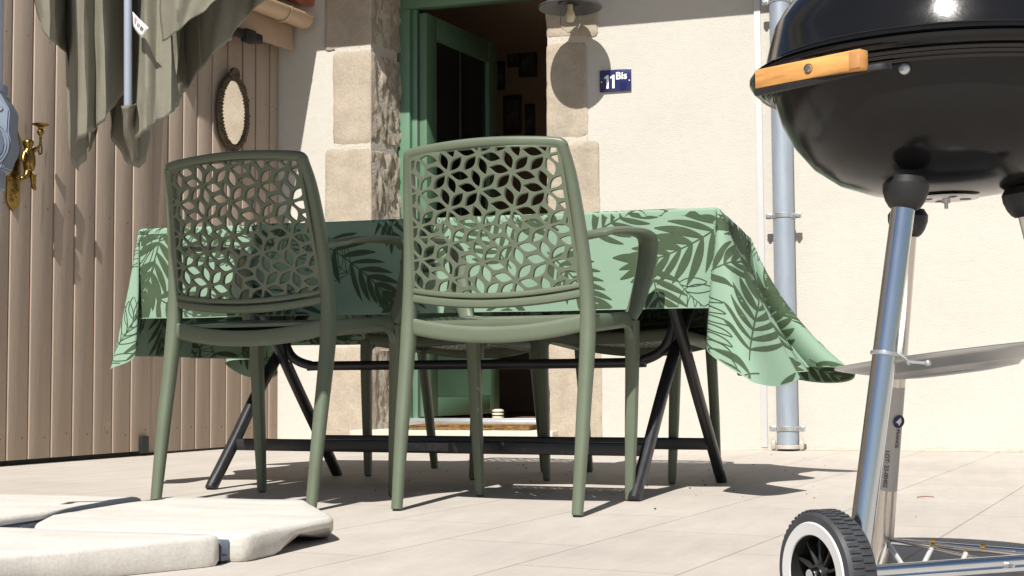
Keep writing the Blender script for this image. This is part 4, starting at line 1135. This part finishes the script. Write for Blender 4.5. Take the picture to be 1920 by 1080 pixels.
bm = NB(); m4 = frame_m(p+n*.0006, n, (0, 0, 1)); bm.faces.new([bm.verts.new(m4 @ V(q_)) for q_ in ((.006, -.003, 0), (-.001, .006, 0), (-.003, .001, 0), (-.007, -.001, 0), (0, -.005, 0))]); gob('emblem_mark', bm, 'label', lg_, smooth=False)
# ash pan on three wires
ac = GC+V((0, 0, .362)); fdir = V((math.cos(yaw), math.sin(yaw), 0)); adir = V((-math.sin(yaw), math.cos(yaw), 0))
am = M.Translation(ac) @ M.Rotation(R_(-6.2), 4, adir) @ M.Rotation(R_(-3.0), 4, fdir)
bm = NB(); lathe(bm, [(.160, .002), (.163, .0005), (.162, -.002), (.15, -.006), (.11, -.016), (.095, -.0185), (.090, -.024), (.05, -.027), (0, -.0275), (0, -.0262), (.088, -.022), (.095, -.016), (.15, -.003), (.158, .001)], 72, am)
pan = gob('ash_pan', bm, 'panmetal', angle=50)
pm = t  # clamp ring and thumb screw on the near leg
lt, lb_ = LT[0], LB[0]; k_ = (lt.z-.362)/(lt.z-lb_.z); cc = lt.lerp(lb_, k_); ax0 = (lb_-lt).normalized()
bm = NB(); lathe(bm, [(.0158, -.003), (.0185, -.002), (.0185, .002), (.0158, .003)], 28, frame_m(cc, ax0), close=True)
sweep(bm, catmull([cc+fdir*.018-adir*.006, cc+fdir*.026-adir*.008+V((0, 0, -.006)), cc+fdir*.030-adir*.005+V((0, 0, -.014))], 5), .0022, 8)
sweep(bm, [cc+fdir*.026-adir*.010+V((0, 0, -.010)), cc+fdir*.050-adir*.010+V((0, 0, -.012))], .0022, 8); b2 = NB(); bmesh.ops.create_icosphere(b2, subdivisions=2, radius=.0045); bmesh.ops.translate(b2, vec=cc+fdir*.054-adir*.010+V((0, 0, -.012)), verts=b2.verts); add(bm, b2)
gob('pan_clamp', bm, 'galv', pan)
for i in (1, 2):
    k_ = (LT[i].z-.362)/(LT[i].z-LB[i].z); q_ = LT[i].lerp(LB[i], k_); bm = NB(); sweep(bm, [q_, q_.lerp(ac, .35)], .002, 8); gob('pan_wire', bm, 'galv', pan)
# axle, wheels
axd = V((-.89*math.cos(yaw)+.45*math.sin(yaw), -.89*math.sin(yaw)-.45*math.cos(yaw), 0)).normalized()
WH = .081
w0 = gp(.440, 1.856, WH); w1 = gp(.856, 2.034, WH); axd = (w0-w1).normalized()
bm = NB(); sweep(bm, [w0+axd*.07, w1-axd*.07], .0075, 16); gob('axle', bm, 'chrome')
def wheel(c, n, name='wheel'):
    m4 = frame_m(c, n)
    wroot = NB(); lathe(wroot, [(.056, -.016), (.0805-.002, -.020), (.0805, -.016), (.0805, .014), (.076, .020), (.058, .0205), (.056, .018)], 72, m4, close=True)
    wo = gob(name, wroot, 'tyre', angle=40)
    bm = NB()
    for k in range(56):
        a = 2*PI*k/56
        for s in (-1, 1):
            b2 = NB(); box(b2, (.0812, 0, s*.0082), (.0022, .0052, .0145), .0005)
            bmesh.ops.rotate(b2, matrix=M.Rotation(a+s*.02, 3, 'Z'), verts=b2.verts, cent=(0, 0, 0)); bmesh.ops.transform(b2, matrix=m4, verts=b2.verts); add(bm, b2)
    gob('tread', bm, 'tyre', wo, smooth=False)
    bm = NB(); lathe(bm, [(.050, .0195), (.051, .0215), (.0655, .0225), (.067, .0205)], 72, m4); gob('white_ring', bm, 'whitewall', wo)
    bm = NB(); lathe(bm, [(.050, .020), (.0495, -.016), (.046, -.016), (.046, -.006), (.015, -.004), (.013, .014), (0, .014)], 56, m4); gob('rim', bm, 'hubblack', wo, angle=40)
    bm = NB()
    for k in range(10):
        a = 2*PI*k/10; b2 = NB(); box(b2, (.031, 0, .004), (.036, .004, .012), .001); bmesh.ops.rotate(b2, matrix=M.Rotation(a, 3, 'Z'), verts=b2.verts, cent=(0, 0, 0)); bmesh.ops.transform(b2, matrix=m4, verts=b2.verts); add(bm, b2)
    gob('spokes', bm, 'hubblack', wo)
    bm = NB(); lathe(bm, [(0, .026), (.007, .024), (.010, .016), (.010, .012)], 20, m4); gob('hub_cap', bm, 'chrome', wo)
wheel(w0+axd*.044, axd); wheel(w1-axd*.044, -axd)
# wire rack
rz = .072; ra, rb, rc_ = gp(.470, 1.872, rz), gp(.590, 2.272, rz), gp(.850, 2.03, rz)
bm = NB(); sweep(bm, [rb, rc_], .0055, 10); sweep(bm, [ra, rb], .0055, 10); sweep(bm, [ra, rc_], .0060, 10)
rk = gob('rack', bm, 'chrome')
bm = NB(); mid = gp(.675, 1.94, rz+.004); rod = [rb+V((0, 0, .004)), mid]; sweep(bm, rod, .0022, 8); r2 = [rb+V((0, 0, .004)), gp(.78, 1.99, rz+.004)]; sweep(bm, r2, .0022, 8); sweep(bm, [gp(.76, 2.105, rz+.004), gp(.80, 2.0, rz+.004)], .0022, 8); gob('rack_rod', bm, 'chrome2', rk)
bm = NB(); dots = []
for f0, f1 in ((.13, .02), (.17, .40), (.33, .66), (.60, .93)):
    p, q_ = ra.lerp(rc_, f0), rod[0].lerp(rod[1], f1) if f1 > .05 else rb.lerp(ra, .02)
    sweep(bm, [p, q_+V((0, 0, .003))], .0034, 10); dots += [p, q_]
for f0 in (.3, .6): p, q_ = rb.lerp(rc_, f0), r2[0].lerp(r2[1], f0*.9); sweep(bm, [p, q_], .0028, 8); dots.append(q_)
gob('rack_crossrod', bm, 'whitewall', rk)
for p in dots:
    b2 = NB(); bmesh.ops.create_icosphere(b2, subdivisions=1, radius=.0045); bmesh.ops.translate(b2, vec=p+V((0, 0, .005)), verts=b2.verts); gob('weld', b2, 'copper', rk)

# ------------------------------------------------------------------ crumbs and a twig on the tiles
bm = NB(); rd = random.Random(5)
for k in range(60):
    p = V((rd.uniform(-1.9, -.3), rd.uniform(3.9, 5.4), .003)) if k < 46 else V((rd.uniform(-2.8, .6), rd.uniform(2.6, 6.2), .003))
    b2 = NB(); bmesh.ops.create_icosphere(b2, subdivisions=1, radius=rd.uniform(.001, .0033)); bmesh.ops.scale(b2, vec=(rd.uniform(.7, 2), 1, .6), verts=b2.verts); bmesh.ops.rotate(b2, matrix=M.Rotation(rd.uniform(0, 6), 3, 'Z'), verts=b2.verts, cent=(0, 0, 0)); bmesh.ops.translate(b2, vec=p, verts=b2.verts); add(bm, b2)
tag(obj('leaf_crumbs', bm, 'debris', smooth=False), 'scattered dry crumbs on the tiles under the table', 'crumbs', kind='stuff')
tp = atz(1735, 932, .003); bm = NB(); sweep(bm, catmull([tp-fdir*.022, tp+V((0, 0, .002)), tp+fdir*.016+V((0, 0, .001)), tp+fdir*.024], 4), [.0018, .0012], 6)
place(bm, 'twig', mat('dry_twig', (.22, .11, .07), .9), 'thin dry twig lying on the tiles behind the barbecue legs', 'twig', tp)

# ------------------------------------------------------------------ light, sky, camera
el = R_(50)
w = bpy.data.worlds.new('World'); S.world = w; w.use_nodes = True
nt = w.node_tree; sky = nt.nodes.new('ShaderNodeTexSky'); sky.sky_type = 'NISHITA'; sky.sun_disc = False
sky.sun_elevation = el; sky.sun_rotation = R_(176.6); sky.air_density = 1.0; sky.dust_density = 1.0
bg = nt.nodes['Background']; bg.inputs[1].default_value = .05; nt.links.new(sky.outputs[0], bg.inputs[0])
sl = bpy.data.lights.new('sun', 'SUN'); sl.energy = 5.0; sl.angle = R_(.53); sl.color = (1, .965, .905)
so = bpy.data.objects.new('sun', sl); link(so); so.location = (0, -5, 8)
so.rotation_euler = V((-.06, 1, -math.tan(el))).to_track_quat('-Z', 'Y').to_euler()
cd = bpy.data.cameras.new('camera'); cd.sensor_width = 36; cd.lens = F/1920*36; cd.clip_start = .05; cd.clip_end = 1000
cam = bpy.data.objects.new('camera', cd); link(cam)
mw = M((RR, UU, -fw)).transposed().to_4x4(); mw.translation = CAM; cam.matrix_world = mw
S.camera = cam
S.view_settings.view_transform = 'Standard'; S.view_settings.look = 'None'; S.view_settings.gamma = 1; S.view_settings.exposure = .58
